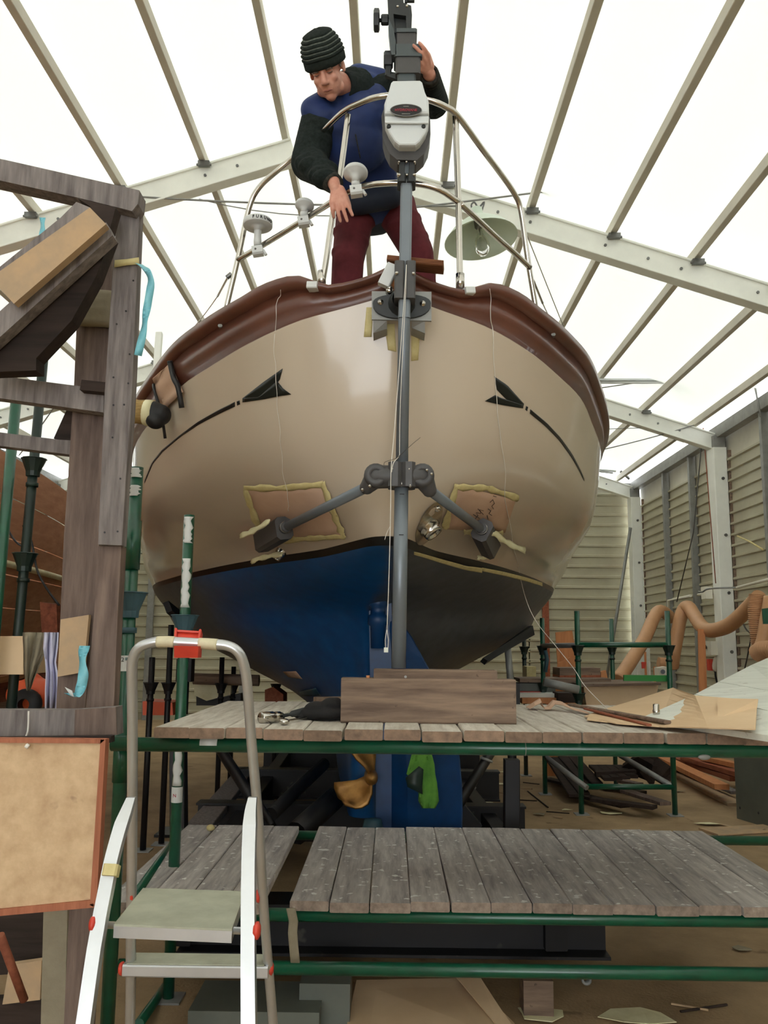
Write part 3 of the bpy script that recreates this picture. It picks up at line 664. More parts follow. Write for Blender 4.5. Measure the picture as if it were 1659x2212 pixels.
# lifelines / stays with turnbuckle
cable(P(497, 590, 4.0), P(470, 640, 4.3), 0, .006, 'chrome', 'lifeline', boat); cable(P(470, 640, 4.3), P(385, 740, 5.2), 0.02, .003, 'chrome', 'lifeline', boat)
cable(P(1135, 500, 3.9), P(1235, 750, 5.2), .0, .003, 'chrome', 'lifeline', boat); cable(P(1152, 605, 3.95), P(1172, 655, 4.1), 0, .006, 'chrome', 'lifeline', boat); cable(P(1172, 655, 4.1), P(1205, 725, 4.6), 0, .003, 'chrome', 'lifeline', boat)
cable(P(500, 592, 4.0), P(490, 600, 4.0), 0, .012, 'bolt', 'shackle', boat)
for px, py, Y in ((1194, 725, 3.96), (477, 706, 3.86)): a = onhull(px, py, .0, RB); MB().cbox(a, (.02, .035, .014)).build('rail_bolt', 'steel', boat)
# ================================================================== WIND VANE STEERING GEAR
YV = 3.30
g = thing('windvane_steering_gear', 'grey windvane self-steering gear with white housing on a tall shaft at the stern', 'steering gear', P(862, 1443, YV))
b0, b1 = P(861, 1443, YV), P(879, 335, YV)
ax = (b1-b0).normalized()
def ons(py): return b0+ax*((P(870, py, YV).z-b0.z)/ax.z)
MB().tube([b0, ons(1044)], .0275, 20).build('shaft', 'shaft', g)
m = MB(); m.tube([ons(1044), ons(345)], .0245, 20); m.beam(ons(690)+V((0, -.006, 0)), ons(395)+V((0, -.006, 0)), .046, .040, up=(0, 1, 0), ch=.006); m.build('shaft', 'shaft', g)
MB().tube([ons(1052), ons(1043)], .0290, 20).build('shaft_ring', 'chrome', g)
m = MB()
for py, hgt in ((1070, 0), (1157, 0)): q = ons(py); m.box(q+V((.002, -.0275, 0)), (.018, .002, .003))
m.build('pen_mark', 'ink', g)
# mounting plate, wedges and cast bracket
a, b, c, d = P(803, 629, 3.37), P(932, 630, 3.37), P(932, 693, 3.37), P(803, 690, 3.37)
MB().prism([a, b, c, d], (0, .012, 0)).build('backing_plate', 'steel', g)
for s0, s1 in (((806, 692), (836, 716)), ((889, 694), (918, 716))):
    m = MB(); x0, x1 = s0[0], s1[0]; 
    m.prism([P(x0, s0[1], 3.38), P(x1, s0[1], 3.38), P(x1, s1[1]-6, 3.40) if x0 < 850 else P(x1, s1[1]+4, 3.40), P(x0, s1[1]+4, 3.40) if x0 < 850 else P(x0, s1[1]-8, 3.40)], (0, .09, 0)); m.build('wedge_block', 'steel', g)
m = MB(); o = []
for i in range(28):
    t = 2*math.pi*i/28; ct, st = math.cos(t), math.sin(t)
    x = 868+63*(abs(ct)**.85)*(1 if ct > 0 else -1); y = 655+(32 if st > 0 else 20)*(abs(st)**.9)*(1 if st > 0 else -1); o.append(P(x, y, 3.355))
m.prism(o, (0, .018, 0)); m.lathe((o[0]+o[14])/2+V((0, .004, 0)), (0, -1, 0), [(.06, 0), (.045, .02), (.04, .05)], 16)
br = m.build('bracket', 'darkplastic', g)
for px, py in ((822, 653), (913, 656)):
    MB().lathe(P(px, py, 3.354), (0, -1, 0), [(0, .008), (.005, .008), (.0055, .004), (.012, .0045), (.0125, 0)], 14).build('bolt_head', 'chrome', br)
def clampblk(p0, p1, w, dep, name, bolts=(), mt='greyplastic', split=True):
    p0, p1 = V(p0), V(p1); m = MB(); off = .0 if not split else .0012
    for s in (-1, 1): m.beam(p0+V((s*(w/4+off), 0, 0)), p1+V((s*(w/4+off), 0, 0)), w/2-off, dep, up=(0, 1, 0), ch=.007)
    o = m.build(name, mt, g)
    for q in bolts:
        MB().lathe(q, (0, -1, 0), [(0, .007), (.006, .006), (.0075, .0), (.0075, -.01)], 10).build('bolt_head', 'chrome', o)
    return o
clampblk(ons(652), ons(572), .084, .085, 'shaft_clamp', [P(857, 590, 3.253), P(893, 591, 3.253)])
clampblk(ons(402), ons(384), .074, .08, 'shaft_clamp', [P(862, 378, 3.255), P(895, 378, 3.255)], 'darkplastic')
for px in (869, 889): MB().beam(P(px-1, 388, 3.30), P(px+1, 338, 3.30), .026, .05, up=(0, 1, 0)).build('clamp_fork', 'darkplastic', g)
for px, py in ((862, 350), (878, 350), (896, 350), (862, 378), (879, 378), (896, 378)): MB().lathe(P(px, py, 3.262), (0, -1, 0), [(0, .005), (.004, .005), (.005, 0), (.005, -.012)], 8).build('bolt_head', 'chrome', g)
# housing: dark body and white cover
def outline(pts, Y): return [P(x, y, Y) for x, y in pts]
dark = [(826, 262), (826, 290), (832, 312), (842, 332), (858, 345), (900, 346), (916, 332), (926, 312), (930, 290), (929, 255), (915, 235), (840, 235)]
m = MB(); m.prism(outline(dark, 3.26), (0, .10, 0)); m.build('housing_body', 'greyplastic', g)
up = [(848, 195), (907, 194), (912, 198), (918, 220), (925, 236), (926, 266), (831, 266), (830, 242), (838, 220), (844, 199)]
lo = [(831, 266), (926, 266), (925, 285), (919, 303), (907, 322), (897, 330), (862, 330), (852, 322), (840, 303), (832, 285)]
def shell(pts, y0, y1, inset, name, m_):
    c = sum((P(x, y, y0) for x, y in pts), V())/len(pts); ring = outline(pts, y0); n = len(ring); m = MB()
    r2 = [q+V((0, -(y0-y1)*.72, 0)) for q in ring]; r3 = [c+(q-c)*(1-inset*.5)+V((0, -(y0-y1)*.94, 0)) for q in ring]; r4 = [c+(q-c)*(1-inset*1.6)+V((0, -(y0-y1), 0)) for q in ring]
    m.add(ring+r2+r3+r4, [tuple(range(n))]+[(k*n+i, k*n+(i+1) % n, (k+1)*n+(i+1) % n, (k+1)*n+i) for k in range(3) for i in range(n)]+[tuple(3*n+i for i in range(n))], 0, False)
    return m.build(name, m_, g)
cov = shell(up, 3.27, 3.205, .07, 'housing_cover', 'whiteplastic'); shell(lo, 3.27, 3.215, .07, 'housing_cover', 'whiteplastic')
m = MB(); m.beam(P(832, 264, 3.206), P(925, 265, 3.206), .012, .008, up=(0, 1, 0)); m.build('cover_lip', 'whiteplastic', g)
for px in (840, 915): MB().lathe(P(px, 273, 3.2135), (0, -1, 0), [(0, .006), (.007, .005), (.009, 0), (.009, -.006)], 12).build('cover_bolt', 'darkplastic', g)
bc = P(877, 239, 3.2035); bu = (P(877, 230, 3.2)-P(877, 250, 3.2)).normalized(); br_ = V((1, 0, 0))
m = MB(); m.prism([bc+br_*(.064*math.cos(t))+bu*(.0265*math.sin(t)) for t in [k*math.pi/16 for k in range(32)]], (0, -.0025, 0)); badge = m.build('badge', 'badge', g)
m = MB(); m.tube([bc+br_*(.064*math.cos(t))+bu*(.0265*math.sin(t))+V((0, -.003, 0)) for t in [k*math.pi/16 for k in range(32)]], .0016, 6, closed=True); m.build('badge_rim', 'steel', badge)
yd = bu
text_obj('HYDROVANE', 'badge_lettering', 'red', badge, bc+V((0, -.004, 0)), br_, yd, .0150, .0003)
for sg, wd in ((-1, .034), (1, .022)): MB().box(bc+V((0, -.0035, 0))+bu*(.0165*sg), (wd, .001, .0025)).build('badge_line', 'steel', badge)
# head of the gear: stem, box, knobs, yoke
MB().beam(P(878, 197, 3.3), P(878, 160, 3.3), .078, .075, up=(0, 1, 0), ch=.008).build('head_stem', 'headgrey', g)
MB().beam(P(881, 172, 3.3), P(881, 136, 3.3), .105, .09, up=(0, 1, 0), ch=.008).build('head_collar', 'greyplastic', g)
MB().beam(P(881, 138, 3.3), P(881, 112, 3.3), .118, .10, up=(0, 1, 0), ch=.006).build('head_block', 'headgrey', g)
MB().beam(P(877, 116, 3.3), P(877, 82, 3.3), .088, .075, up=(0, 1, 0), ch=.006).build('head_box', 'greyplastic', g)
MB().beam(P(877, 84, 3.3), P(877, 76, 3.3), .092, .085, up=(0, 1, 0), ch=.006).build('head_lid', 'headgrey', g)
MB().prism(outline([(840, 40), (850, 62), (855, 90), (856, 118), (846, 118), (842, 88), (839, 60)], 3.25), (0, .05, 0)).build('side_plate', 'headgrey', g)
m = MB(); m.prism(outline([(838, 0), (836, -40), (868, -40), (872, 6), (888, 12), (890, 32), (888, 68), (878, 70), (877, 34), (850, 30), (853, 70), (846, 70), (839, 30)], 3.26), (0, .07, 0)); yk = m.build('yoke', 'darkplastic', g)
m = MB(); m.prism(outline([(850, 30), (880, 30), (880, 68), (853, 70)], 3.285), (0, .04, 0)); m.build('yoke_core', 'darkplastic', g)
m = MB()
for px, py in ((859, 14), (879, 13)): m.lathe(P(px, py, 3.259), (0, -1, 0), [(0, .005), (.005, .004), (.006, 0)], 10)
m.build('rivets', 'chrome', yk)
m = MB(); m.cyl(P(881, 72, 3.27), P(880, 46, 3.27), .006); m.build('guide_rod', 'antenna', g)
def knob(px0, px1, py, r, name='clamp_knob'):
    a, b = P(px0, py, 3.3), P(px1, py, 3.3); m = MB(); n = 18; vs = []
    L = b-a
    for k, (f, s) in enumerate(((0, .8), (.15, 1), (.85, 1), (1, .8))):
        for i in range(n):
            t = 2*math.pi*i/n; rr = r*s*(1+.10*math.cos(6*t)); vs.append(a+L*f+V((0, math.cos(t)*rr, math.sin(t)*rr)))
    m.add(vs, [(k*n+i, k*n+(i+1) % n, (k+1)*n+(i+1) % n, (k+1)*n+i) for k in range(3) for i in range(n)]+[tuple(range(n-1, -1, -1)), tuple(range(3*n, 4*n))], 0, False)
    m.cyl(b, b+V((.03, 0, 0)), .008)
    return m.build(name, 'darkplastic', g)
knob(807, 820, 44, .042); knob(823, 840, 43, .020, 'knob_boss'); knob(829, 849, 130, .033); knob(874, 880, 2, .01)
MB().beam(P(840, 142, 3.3), P(838, 165, 3.3), .026, .02, up=(0, 1, 0)).build('latch_arm', 'darkplastic', g)
MB().prism(outline([(834, 163), (878, 150), (878, 172), (856, 171)], 3.29), (0, .02, 0)).build('latch_plate', 'darkplastic', g)
MB().prism(outline([(836, 215), (846, 200), (846, 240), (826, 262), (824, 250)], 3.27), (0, .05, 0)).build('side_ear', 'greyplastic', g)
# strut hub and two struts
hubc = ons(1030)
m = MB()
for s in (-1, 1): m.beam(hubc+V((s*.027, 0, .052)), hubc+V((s*.027, 0, -.045)), .052, .095, up=(0, 1, 0), ch=.014)
hub = m.build('strut_hub', 'greyplastic', g)
def arm(pts, rads, name): return MB().tube(smooth_path(pts, 4), rads, 16).build(name, 'greyplastic', g)
for side, kn, foot0, foot1 in ((-1, (812, 1030), (625, 1118), (577, 1150)), (1, (912, 1030), (1030, 1122), (1050, 1165))):
    hx = P(*kn, 3.31); ff = onhull(foot1[0], foot1[1], .05); f0 = onhull(foot0[0], foot0[1], .06)
    end = P(793, 1052, 3.33) if side < 0 else P(927, 1058, 3.33)
    m = MB(); m.cap(hubc+V((side*.03, 0, 0)), hx, .045, .048, 16); m.cap(hx, end, .046, .030, 16); m.lathe(hx+V((0, -.03, 0)), (0, -1, 0), [(.048, -.03), (.046, .01), (.035, .016), (.020, .016), (.019, .004), (0, .004)], 18)
    m.build('knuckle', 'greyplastic', hub)
    MB().lathe(hx+V((0, -.034, 0)), (0, -1, 0), [(0, .012), (.008, .01), (.009, .0)], 10).build('knuckle_bolt', 'chrome', hub)
    st = MB().tube([end, f0], .0215, 18).build('strut', 'shaft', g)
    dr = (ff-f0).normalized(); m = MB(); m.tube([f0-dr*.05, f0+dr*.015], .028, 16); m.beam(f0+dr*.0, ff+dr*.03, .112, .085, up=(0, 1, 0), ch=.016)
    fo = m.build('strut_foot', 'greyplastic', g)
    MB().tube([f0-dr*.03, f0-dr*.022], .0295, 16).build('foot_ring', 'chrome', fo)
    for k in range(3): MB().lathe(f0+dr*(.01+.03*k)+V((.018*(-1)**k, -.03, 0)), (0, -1, 0), [(0, .008), (.005, .007), (.006, 0)], 8).build('bolt_head', 'chrome', fo)
    m = MB()
for px, py in ((799, 1050), (783, 1058), (848, 1014), (884, 1014), (922, 1016), (932, 1024), (886, 1049)):
    MB().lathe(P(px, py, 3.262), (0, -1, -.1), [(0, .01), (.005, .009), (.0065, 0), (.0065, -.02)], 8).build('bolt_head', 'chrome', hub)
# crumpled tape tails and packing at the feet
def tapetail(pts, w, name, label, m_='tapewhite', lift=.07, seed=0):
    rnd = random.Random(seed); rows = []; n = 9; path = smooth_path([onhull(x, y, lift) for x, y in pts], n//max(1, len(pts)-1)+1)
    for i, q in enumerate(path):
        up_ = V((0, 0, 1)); row = []
        for j in range(5):
            f = (j-2)/2.; row.append(q+up_*(w*f*.5*(1+.25*math.sin(i*1.7)))+V((rnd.uniform(-.003, .003), -.012*math.cos(f*1.5)+rnd.uniform(-.005, .005), rnd.uniform(-.003, .003))))
        rows.append(row)
    return tag(MB().sheet(rows, .0015).build(name, m_), label, 'tape')
tapetail([(530, 1133), (560, 1120), (598, 1102)], .028, 'tape_strip', 'crumpled cream tape tail on the left strut foot, upper of the two', seed=1)
tapetail([(554, 1190), (590, 1184), (622, 1172)], .026, 'tape_strip', 'crumpled cream tape tail under the left strut foot', seed=2)
tapetail([(1042, 1120), (1062, 1130), (1090, 1150), (1124, 1166)], .036, 'tape_strip', 'long crumpled cream tape tail on the right strut foot', seed=3)
tapetail([(1020, 1180), (1035, 1180), (1052, 1176)], .024, 'tape_strip', 'short cream tape scrap under the right strut foot', seed=4)
# cardboard pads taped to the hull
def pad(q, label, tapes, seed):
    rows = []
    for i in range(7):
        f = i/6.; l = (q[0][0]+(q[3][0]-q[0][0])*f, q[0][1]+(q[3][1]-q[0][1])*f); r = (q[1][0]+(q[2][0]-q[1][0])*f, q[1][1]+(q[2][1]-q[1][1])*f)
        rows.append([onhull(l[0]+(r[0]-l[0])*j/6., l[1]+(r[1]-l[1])*j/6., .006) for j in range(7)])
    o = tag(MB().sheet(rows, .005).build('cardboard_pad', 'cardpink'), label, 'cardboard')
    rnd = random.Random(seed)
    for tp in tapes:
        rows = []; n = 14
        for i in range(n+1):
            f = i/n; x = np.interp(f, np.linspace(0, 1, len(tp)), [t[0] for t in tp]); y = np.interp(f, np.linspace(0, 1, len(tp)), [t[1] for t in tp])
            dx, dy = tp[-1][0]-tp[0][0], tp[-1][1]-tp[0][1]; L = math.hypot(dx, dy); nx, ny = -dy/L, dx/L; hw = 6+rnd.uniform(-2, 2.5)
            rows.append([onhull(x+nx*hw*k+rnd.uniform(-1, 1), y+ny*hw*k+rnd.uniform(-1, 1), (.0105 if abs(k) < .9 else .008)+rnd.uniform(0, .0012)) for k in (-1, -.3, .3, 1)])
        MB().sheet(rows, .0008).build('tape', 'tape', o)
    return o
pd = pad([(532, 1056), (698, 1040), (742, 1158), (574, 1172)], 'square of brown cardboard taped to the hull behind the left strut foot', [[(528, 1052), (610, 1052), (700, 1044)], [(698, 1040), (720, 1100), (745, 1160)], [(532, 1056), (550, 1110), (572, 1170)], [(600, 1166), (670, 1160), (748, 1156)]], 5)
pe = pad([(985, 1046), (1112, 1078), (1090, 1148), (958, 1140)], 'piece of brown cardboard with handwriting taped behind the right strut foot', [[(978, 1050), (1050, 1052), (1118, 1074)], [(985, 1046), (970, 1095), (958, 1140)], [(1000, 1146), (1040, 1150), (1085, 1150)]], 6)
def scribble(pts, par): MB().tube([onhull(x, y, .0105) for x, y in pts], .0014, 5).build('handwriting', 'ink', par)
for pl_ in ([(1022, 1120), (1030, 1110), (1026, 1104), (1036, 1106), (1034, 1098), (1042, 1100)], [(1020, 1108), (1034, 1116)], [(1030, 1096), (1042, 1108)], [(1056, 1082), (1062, 1076), (1066, 1084), (1060, 1090), (1064, 1096)], [(1052, 1096), (1058, 1100), (1054, 1106), (1060, 1110)], [(1063, 1068), (1070, 1070)], [(1050, 1110), (1052, 1118)]): scribble(pl_, pe)
# threads ------------------------------------------------------------
def thread(pts, name, label, cat, r=.0014, m='thread', k=5): return tag(MB().tube(smooth_path(pts, k), r, 6).build(name, m), label, cat)
def wig(pl, n=3, amp=2.0, seed=0):
    rnd = random.Random(seed); out = []
    for a, b in zip(pl[:-1], pl[1:]):
        for i in range(n): f = i/n; out.append((a[0]+(b[0]-a[0])*f+rnd.uniform(-amp, amp), a[1]+(b[1]-a[1])*f))
    return out+[pl[-1]]
wl_ = wig([(608, 622), (601, 660), (598, 690), (596, 760), (601, 850), (608, 930), (612, 1000), (620, 1045), (627, 1085), (626, 1100)], 3, 1.6, 1)
thread([onhull(x, y, .012, RB) for x, y in wl_], 'thin_white_line', 'twisted thin white line hanging down the left of the stern', 'line', .0013)
wr_ = wig([(1053, 626), (1060, 690), (1062, 740), (1066, 830), (1076, 930), (1086, 1010), (1088, 1075), (1100, 1120), (1108, 1180), (1122, 1250)], 3, 2.0, 2)
pts_ = [onhull(x, y, .012, RB) for x, y in wr_]
pts_ += [P(1138, 1300, 4.6), P(1160, 1345, 4.5), P(1200, 1395, 4.3), P(1240, 1445, 4.1), P(1262, 1480, 3.95), P(1300, 1520, 3.75), P(1325, 1546, 3.48)]
thread(pts_, 'thin_white_line', 'long thin white line hanging from the right rail down to the deck', 'line', .0016)
thread([P(878, 572, 3.235), P(876, 640, 3.24), P(868, 800, 3.262), P(864, 900, 3.266), P(863, 970, 3.266), P(862, 985, 3.262), P(850, 1000, 3.25), P(846, 1020, 3.24)], 'string', 'thin white string running down the face of the grey shaft', 'cord', .0016)
pl = [P(878, 572, 3.23), P(872, 660, 3.235), P(862, 800, 3.25), P(851, 940, 3.255), P(845, 1010, 3.24), P(844, 1080, 3.25), P(843, 1135, 3.25), P(840, 1250, 3.25), P(836, 1360, 3.25)]
t_ = thread(pl, 'plumb_line', 'white plumb line beside the shaft with small wooden bob', 'cord', .0018)
loop = [P(836, 1358, 3.25), P(832, 1382, 3.25), P(833, 1402, 3.25), P(838, 1402, 3.25), P(839, 1382, 3.25), P(836, 1358, 3.25)]
MB().tube(loop, .0013, 6).build('loop', 'thread', t_); MB().box(P(834, 1404, 3.25), (.016, .014, .018)).build('bob', 'whitewood', t_)
MB().tube(smooth_path([P(843, 1137, 3.25), P(836, 1150, 3.27), P(831, 1166, 3.28)], 4), .0016, 6).build('knot_tail', 'thread', t_)
thread([P(829, 1005, 3.26), P(832, 998, 3.24), P(850, 992, 3.24), P(862, 985, 3.26), P(890, 960, 3.3), P(908, 945, 3.34)], 'dark_thread', 'fine dark thread around the shaft above the strut hub', 'thread', .0010, 'wire')
# ================================================================== THREE MUSHROOM ANTENNAS
def antenna(cx, cy, Y, rpx, stem_y, tilt, label, textt=None):
    top = P(cx, cy, Y); r = rpx*Y/1850.*1.02; base = P(stem_y[0], stem_y[1], Y); ax_a = (top-base).normalized(); ax_a = (ax_a+V((0, tilt, 0))).normalized()
    a_ = thing('mushroom_antenna', label, 'antenna', base)
    MB().lathe(top, ax_a, [(0, r*.30), (r*.6, r*.29), (r*.95, r*.24), (r, r*.18), (r, -r*.16), (r*.96, -r*.20), (r*.55, -r*.20), (r*.30, -r*.26), (r*.24, -r*.5), (0, -r*.5)] if textt else [(0, r*.55), (r*.6, r*.46), (r*.92, r*.25), (r, r*.08), (r, -r*.10), (r*.93, -r*.16), (r*.55, -r*.32), (r*.30, -r*.55), (r*.24, -r*.8), (0, -r*.8)], 28).build('dome', 'antenna', a_)
    h = (top-base).length; MB().lathe(base, ax_a, [(0, 0), (.017, 0), (.019, .02), (.017, h*.45), (.018, h*.7), (.016, h-r*.2)], 14).build('stem', 'antenna', a_)
    m = MB(); m.beam(base-ax_a*.035+V((-.022, 0, 0)), base-ax_a*.035+V((.028, 0, .008)), .05, .045, ch=.008); m.cyl(base-ax_a*.03+V((.03, -.01, .0)), base-ax_a*.045+V((.045, -.01, -.01)), .007); m.build('rail_clamp', 'antenna', a_)
    MB().lathe(base-ax_a*.03+V((-.005, -.024, 0)), (0, -1, 0), [(0, .004), (.005, .003), (.006, 0)], 8).build('clamp_screw', 'bolt', a_)
    if textt:
        for i, chh in enumerate(textt):
            t = -0.15+i*.27; xx = V((1, 0, 0)); yy = ax_a.cross(xx).normalized(); rad = xx*math.sin(t)-yy*math.cos(t)*(1 if (-yy).y < 0 else -1)
            if rad.y > 0: rad = -rad
            rad = (V((1, 0, 0))*math.sin(t)+(V((0, -1, 0))-ax_a*ax_a.dot(V((0, -1, 0)))).normalized()*math.cos(t)).normalized()
            tang = ax_a.cross(rad)
            text_obj(chh, 'lettering', 'ink', a_, top+rad*(r+.0006)-ax_a*.0, tang, ax_a, r*.30, .0006)
    return a_
antenna(557, 484, 3.88, 33, (556, 530), .05, 'white disc antenna clamped to the rail, the leftmost with black lettering on its rim', 'FURUNO')
antenna(658, 444, 3.74, 21.5, (656, 468), .25, 'small white mushroom antenna on the middle rail behind the hand', None)
antenna(768, 374, 3.46, 28, (768, 402), .28, 'white mushroom antenna on the middle rail in front of the blue vest', None)
# ================================================================== ENAMEL LAMP
lp = thing('pendant_lamp', 'pale green enamel lamp shade with clear bulb hanging tilted from a roof cable', 'lamp', P(1032, 470, 6.6))
c_ = P(1036, 500, 6.6); axl = V((-.13, .12, 1.0)).normalized()
ra = 83/1850.*6.7; MB().lathe(c_-axl*.06, axl, [(ra, -.02), (ra*.99, -.018), (ra*.8, .055), (ra*.5, .13), (ra*.25, .185), (.055, .20), (.05, .27), (0, .27), (0, .26), (.04, .26), (.045, .19), (ra*.24, .175), (ra*.48, .12), (ra*.78, .045), (ra*.97, -.022), (ra, -.02)], 40).build('shade', 'shade', lp)
MB().lathe(c_+axl*.02, axl, [(0, .14), (.035, .14), (.035, .02), (.02, .0), (0, 0)], 14).build('socket', 'bolt', lp)
MB().lathe(c_+axl*.02, axl, [(.018, .0), (.022, -.04), (.05, -.10), (.062, -.15), (.055, -.20), (.03, -.235), (0, -.245)], 18).build('bulb', 'glass', lp)
MB().tube(smooth_path([P(1024, 462, 6.7), P(1018, 444, 6.7), P(1025, 437, 6.7), P(1034, 448, 6.7), P(1046, 436, 6.7), P(1040, 458, 6.7)], 4), .008, 6).build('hanger_wire', 'bolt', lp)
# fluorescent tubes hanging at the right
for a, b, r, lab in ((P(1288, 821, 11.2), P(1490, 821, 11.2), .035, 'long white fluorescent tube hanging behind the bulwark on the right'), (P(1262, 1012, 15.6), P(1330, 1018, 15.6), .04, 'short white fluorescent tube fixed to the rear tent rafter')):
    m = MB(); m.beam(a, b, .06, .03); o = m.build('fluorescent_fixture', 'whiteplastic'); tag(o, lab, 'lamp'); MB().cyl(a+V((.05, 0, -.035)), b+V((-.05, 0, -.035)), .016).build('tube', 'antenna', o)
# ================================================================== PERSON
hc = P(706, 152, 3.62)
per = thing('person', 'man in striped beanie, navy padded vest and maroon trousers leaning over the stern rail', 'person', P(815, 612, 4.15))
toC = (EYE-hc).normalized(); rr_ = V((1, 0, 0)); vv_ = toC.cross(rr_).normalized()
if vv_.z < 0: vv_ = -vv_
t15 = math.radians(14); upH = (vv_*math.cos(t15)-rr_*math.sin(t15)).normalized(); rtH = (rr_*math.cos(t15)+vv_*math.sin(t15)).normalized()
yw = math.radians(13); fH = (toC*math.cos(yw)-rtH*math.sin(yw)).normalized(); rH = upH.cross(-fH).normalized()
if rH.x < 0: rH = -rH
pt = math.radians(10); fH, upH = (fH*math.cos(pt)-upH*math.sin(pt)).normalized(), (upH*math.cos(pt)+fH*math.sin(pt)).normalized()
RH = Matrix((rH, -fH, upH)).transposed()   # local: x right, -y forward, z up
def HL(x, y, z): return hc + rH*x + fH*y + upH*z   # y = forward
SHR = P(692, 252, 3.78); SHL = P(842, 196, 3.84)
neck0 = P(762, 192, 3.80)
PEL = P(800, 428, 4.18); CH = P(772, 232, 3.88)
body = MB()
# skull, jaw
body.ell(HL(0, -.005, .045), (.079, .098, .095), RH); body.ell(HL(0, .028, -.038), (.064, .070, .080), RH)
body.cap(HL(0, .055, -.100), HL(0, .045, -.085), .024, .034); body.cap(HL(-.04, .025, -.075), HL(.04, .025, -.075), .028, .028)
# brow, cheeks, nose, lips, ears
body.cap(HL(-.035, .083, .026), HL(.035, .083, .026), .013, .013)
for s in (-1, 1):
    body.ell(HL(s*.038, .067, -.022), (.021, .020, .022), RH); body.ell(HL(s*.031, .078, .008), (.0135, .0105, .009), RH)
    body.ell(HL(s*.078, -.012, .002), (.009, .019, .032), RH); body.ell(HL(s*.079, .006, -.012), (.006, .006, .014), RH)
body.cap(HL(0, .088, .018), HL(0, .112, -.026), .0085, .0135); body.ell(HL(0, .112, -.028), (.0125, .012, .011), RH)
for s in (-1, 1): body.ell(HL(s*.012, .100, -.031), (.009, .010, .008), RH)
body.cap(HL(-.020, .086, -.060), HL(.020, .086, -.060), .008, .008); body.cap(HL(-.016, .084, -.072), HL(.016, .084, -.072), .0085, .0085)
body.ell(HL(0, .062, -.096), (.026, .026, .022), RH)
body.cap(HL(-.024, .082, -.045), HL(.024, .082, -.045), .012, .012)
# neck and trunk
body.cap(HL(0, -.03, -.06), neck0, .056, .066); body.cap(neck0, CH, .07, .09)
body.cap(SHR.lerp(SHL, .12), SHR.lerp(SHL, .88), .06, .06); body.cap(CH, PEL, .10, .11)
ELR = P(668, 352, 3.76); WRR = P(722, 398, 3.53)
ELL = P(936, 222, 3.74); WRL = P(927, 160, 3.38)
HIR = P(770, 452, 4.20); HIL = P(852, 448, 4.20); KNR = P(742, 530, 4.02); KNL = P(900, 520, 4.08); FTR = P(735, 612, 4.1); FTL = P(930, 612, 4.2)
FTR.z = 2.84; FTL.z = 2.84
KNR = P(752, 560, 4.06); KNL = P(902, 545, 4.12)
FTR = V((KNR.x-.03, KNR.y+.16, 2.85)); FTL = V((KNL.x+.07, KNL.y+.18, 2.85))
for sh, el, wr_x in ((SHR, ELR, WRR), (SHL, ELL, WRL)):
    body.cap(sh, el, .056, .046); body.cap(el, wr_x, .046, .028)
for hi, kn, ft in ((HIR, KNR, FTR), (HIL, KNL, FTL)):
    body.cap(hi, kn, .088, .062); body.cap(kn, ft, .060, .042); body.cap(ft, ft+V((0, -.16, -.03)), .045, .035)
def hand(W, D, S, curl, spread=.02, thumb=(.7, .3), sc=1.0, mb=body, right=False):
    """W wrist, D to fingertips, S towards the thumb side; palm normal = D x S"""
    D = D.normalized(); S = (S-D*S.dot(D)).normalized(); N = S.cross(D) if right else D.cross(S)
    kn = [W+D*(.085*sc)+S*(.031*sc)+N*0, W+D*(.090*sc)+S*(.010*sc), W+D*(.086*sc)-S*(.011*sc), W+D*(.077*sc)-S*(.030*sc)]
    for k in kn: mb.cap(W+(k-W)*.12, k, .0155*sc, .0115*sc, 10)
    mb.cap(W-D*.03, W+D*.012, .027*sc, .024*sc, 12); mb.cap(kn[0], kn[3], .010*sc, .009*sc)
    for i, (k, L) in enumerate(zip(kn, (.072, .080, .074, .058))):
        a = 0; p = k; d0 = (D+S*spread*(1.5-i)*1.6).normalized(); segs = (.46, .30, .24); rr = [.0100, .0092, .0084, .0074]
        for j, f in enumerate(segs):
            a += curl[i][j] if isinstance(curl[i], (list, tuple)) else curl[j]
            dd = d0*math.cos(a)+N*math.sin(a); q = p+dd*(L*f*sc); mb.cap(p, q, rr[j]*sc, rr[j+1]*sc, 10); p = q
    t0 = W+D*.022*sc+S*.022*sc; t1 = t0+(D*thumb[0]+S*(1-thumb[0])+N*thumb[1]).normalized()*.045*sc; t2 = t1+(D*(thumb[0]+.25)+S*.12+N*thumb[1]*1.4).normalized()*.032*sc; t3 = t2+(D*.95+N*thumb[1]).normalized()*.026*sc
    mb.cap(t0, t1, .0165*sc, .0125*sc, 10); mb.cap(t1, t2, .0118*sc, .0105*sc, 10); mb.cap(t2, t3, .0105*sc, .0085*sc, 10)
    return kn
# right hand hangs over the rail, back of the hand to the camera
handD = (P(738, 462, 3.50)-WRR).normalized()
hand(WRR+handD*.012, handD, V((1, -.15, .1)), [(.05, .18, .15), (.12, .25, .2), (.2, .3, .22), (.3, .35, .3)], .06, (.78, .12), 1.06, right=True)
# left hand closes on the head of the gear, fingers to the left
gd = (P(884, 104, 3.33)-WRL)
hd = (P(899, 104, 3.205)-WRL).normalized()
hand(WRL+hd*.004, hd, V((.55, .05, .50)), [(.15, .55, .4), (.2, .6, .4), (.3, .6, .4), (.4, .6, .4)], .03, (.6, .5), 1.0)
bo_ = baked(body, 'body', 'skin', per, .0040, 7, .5)
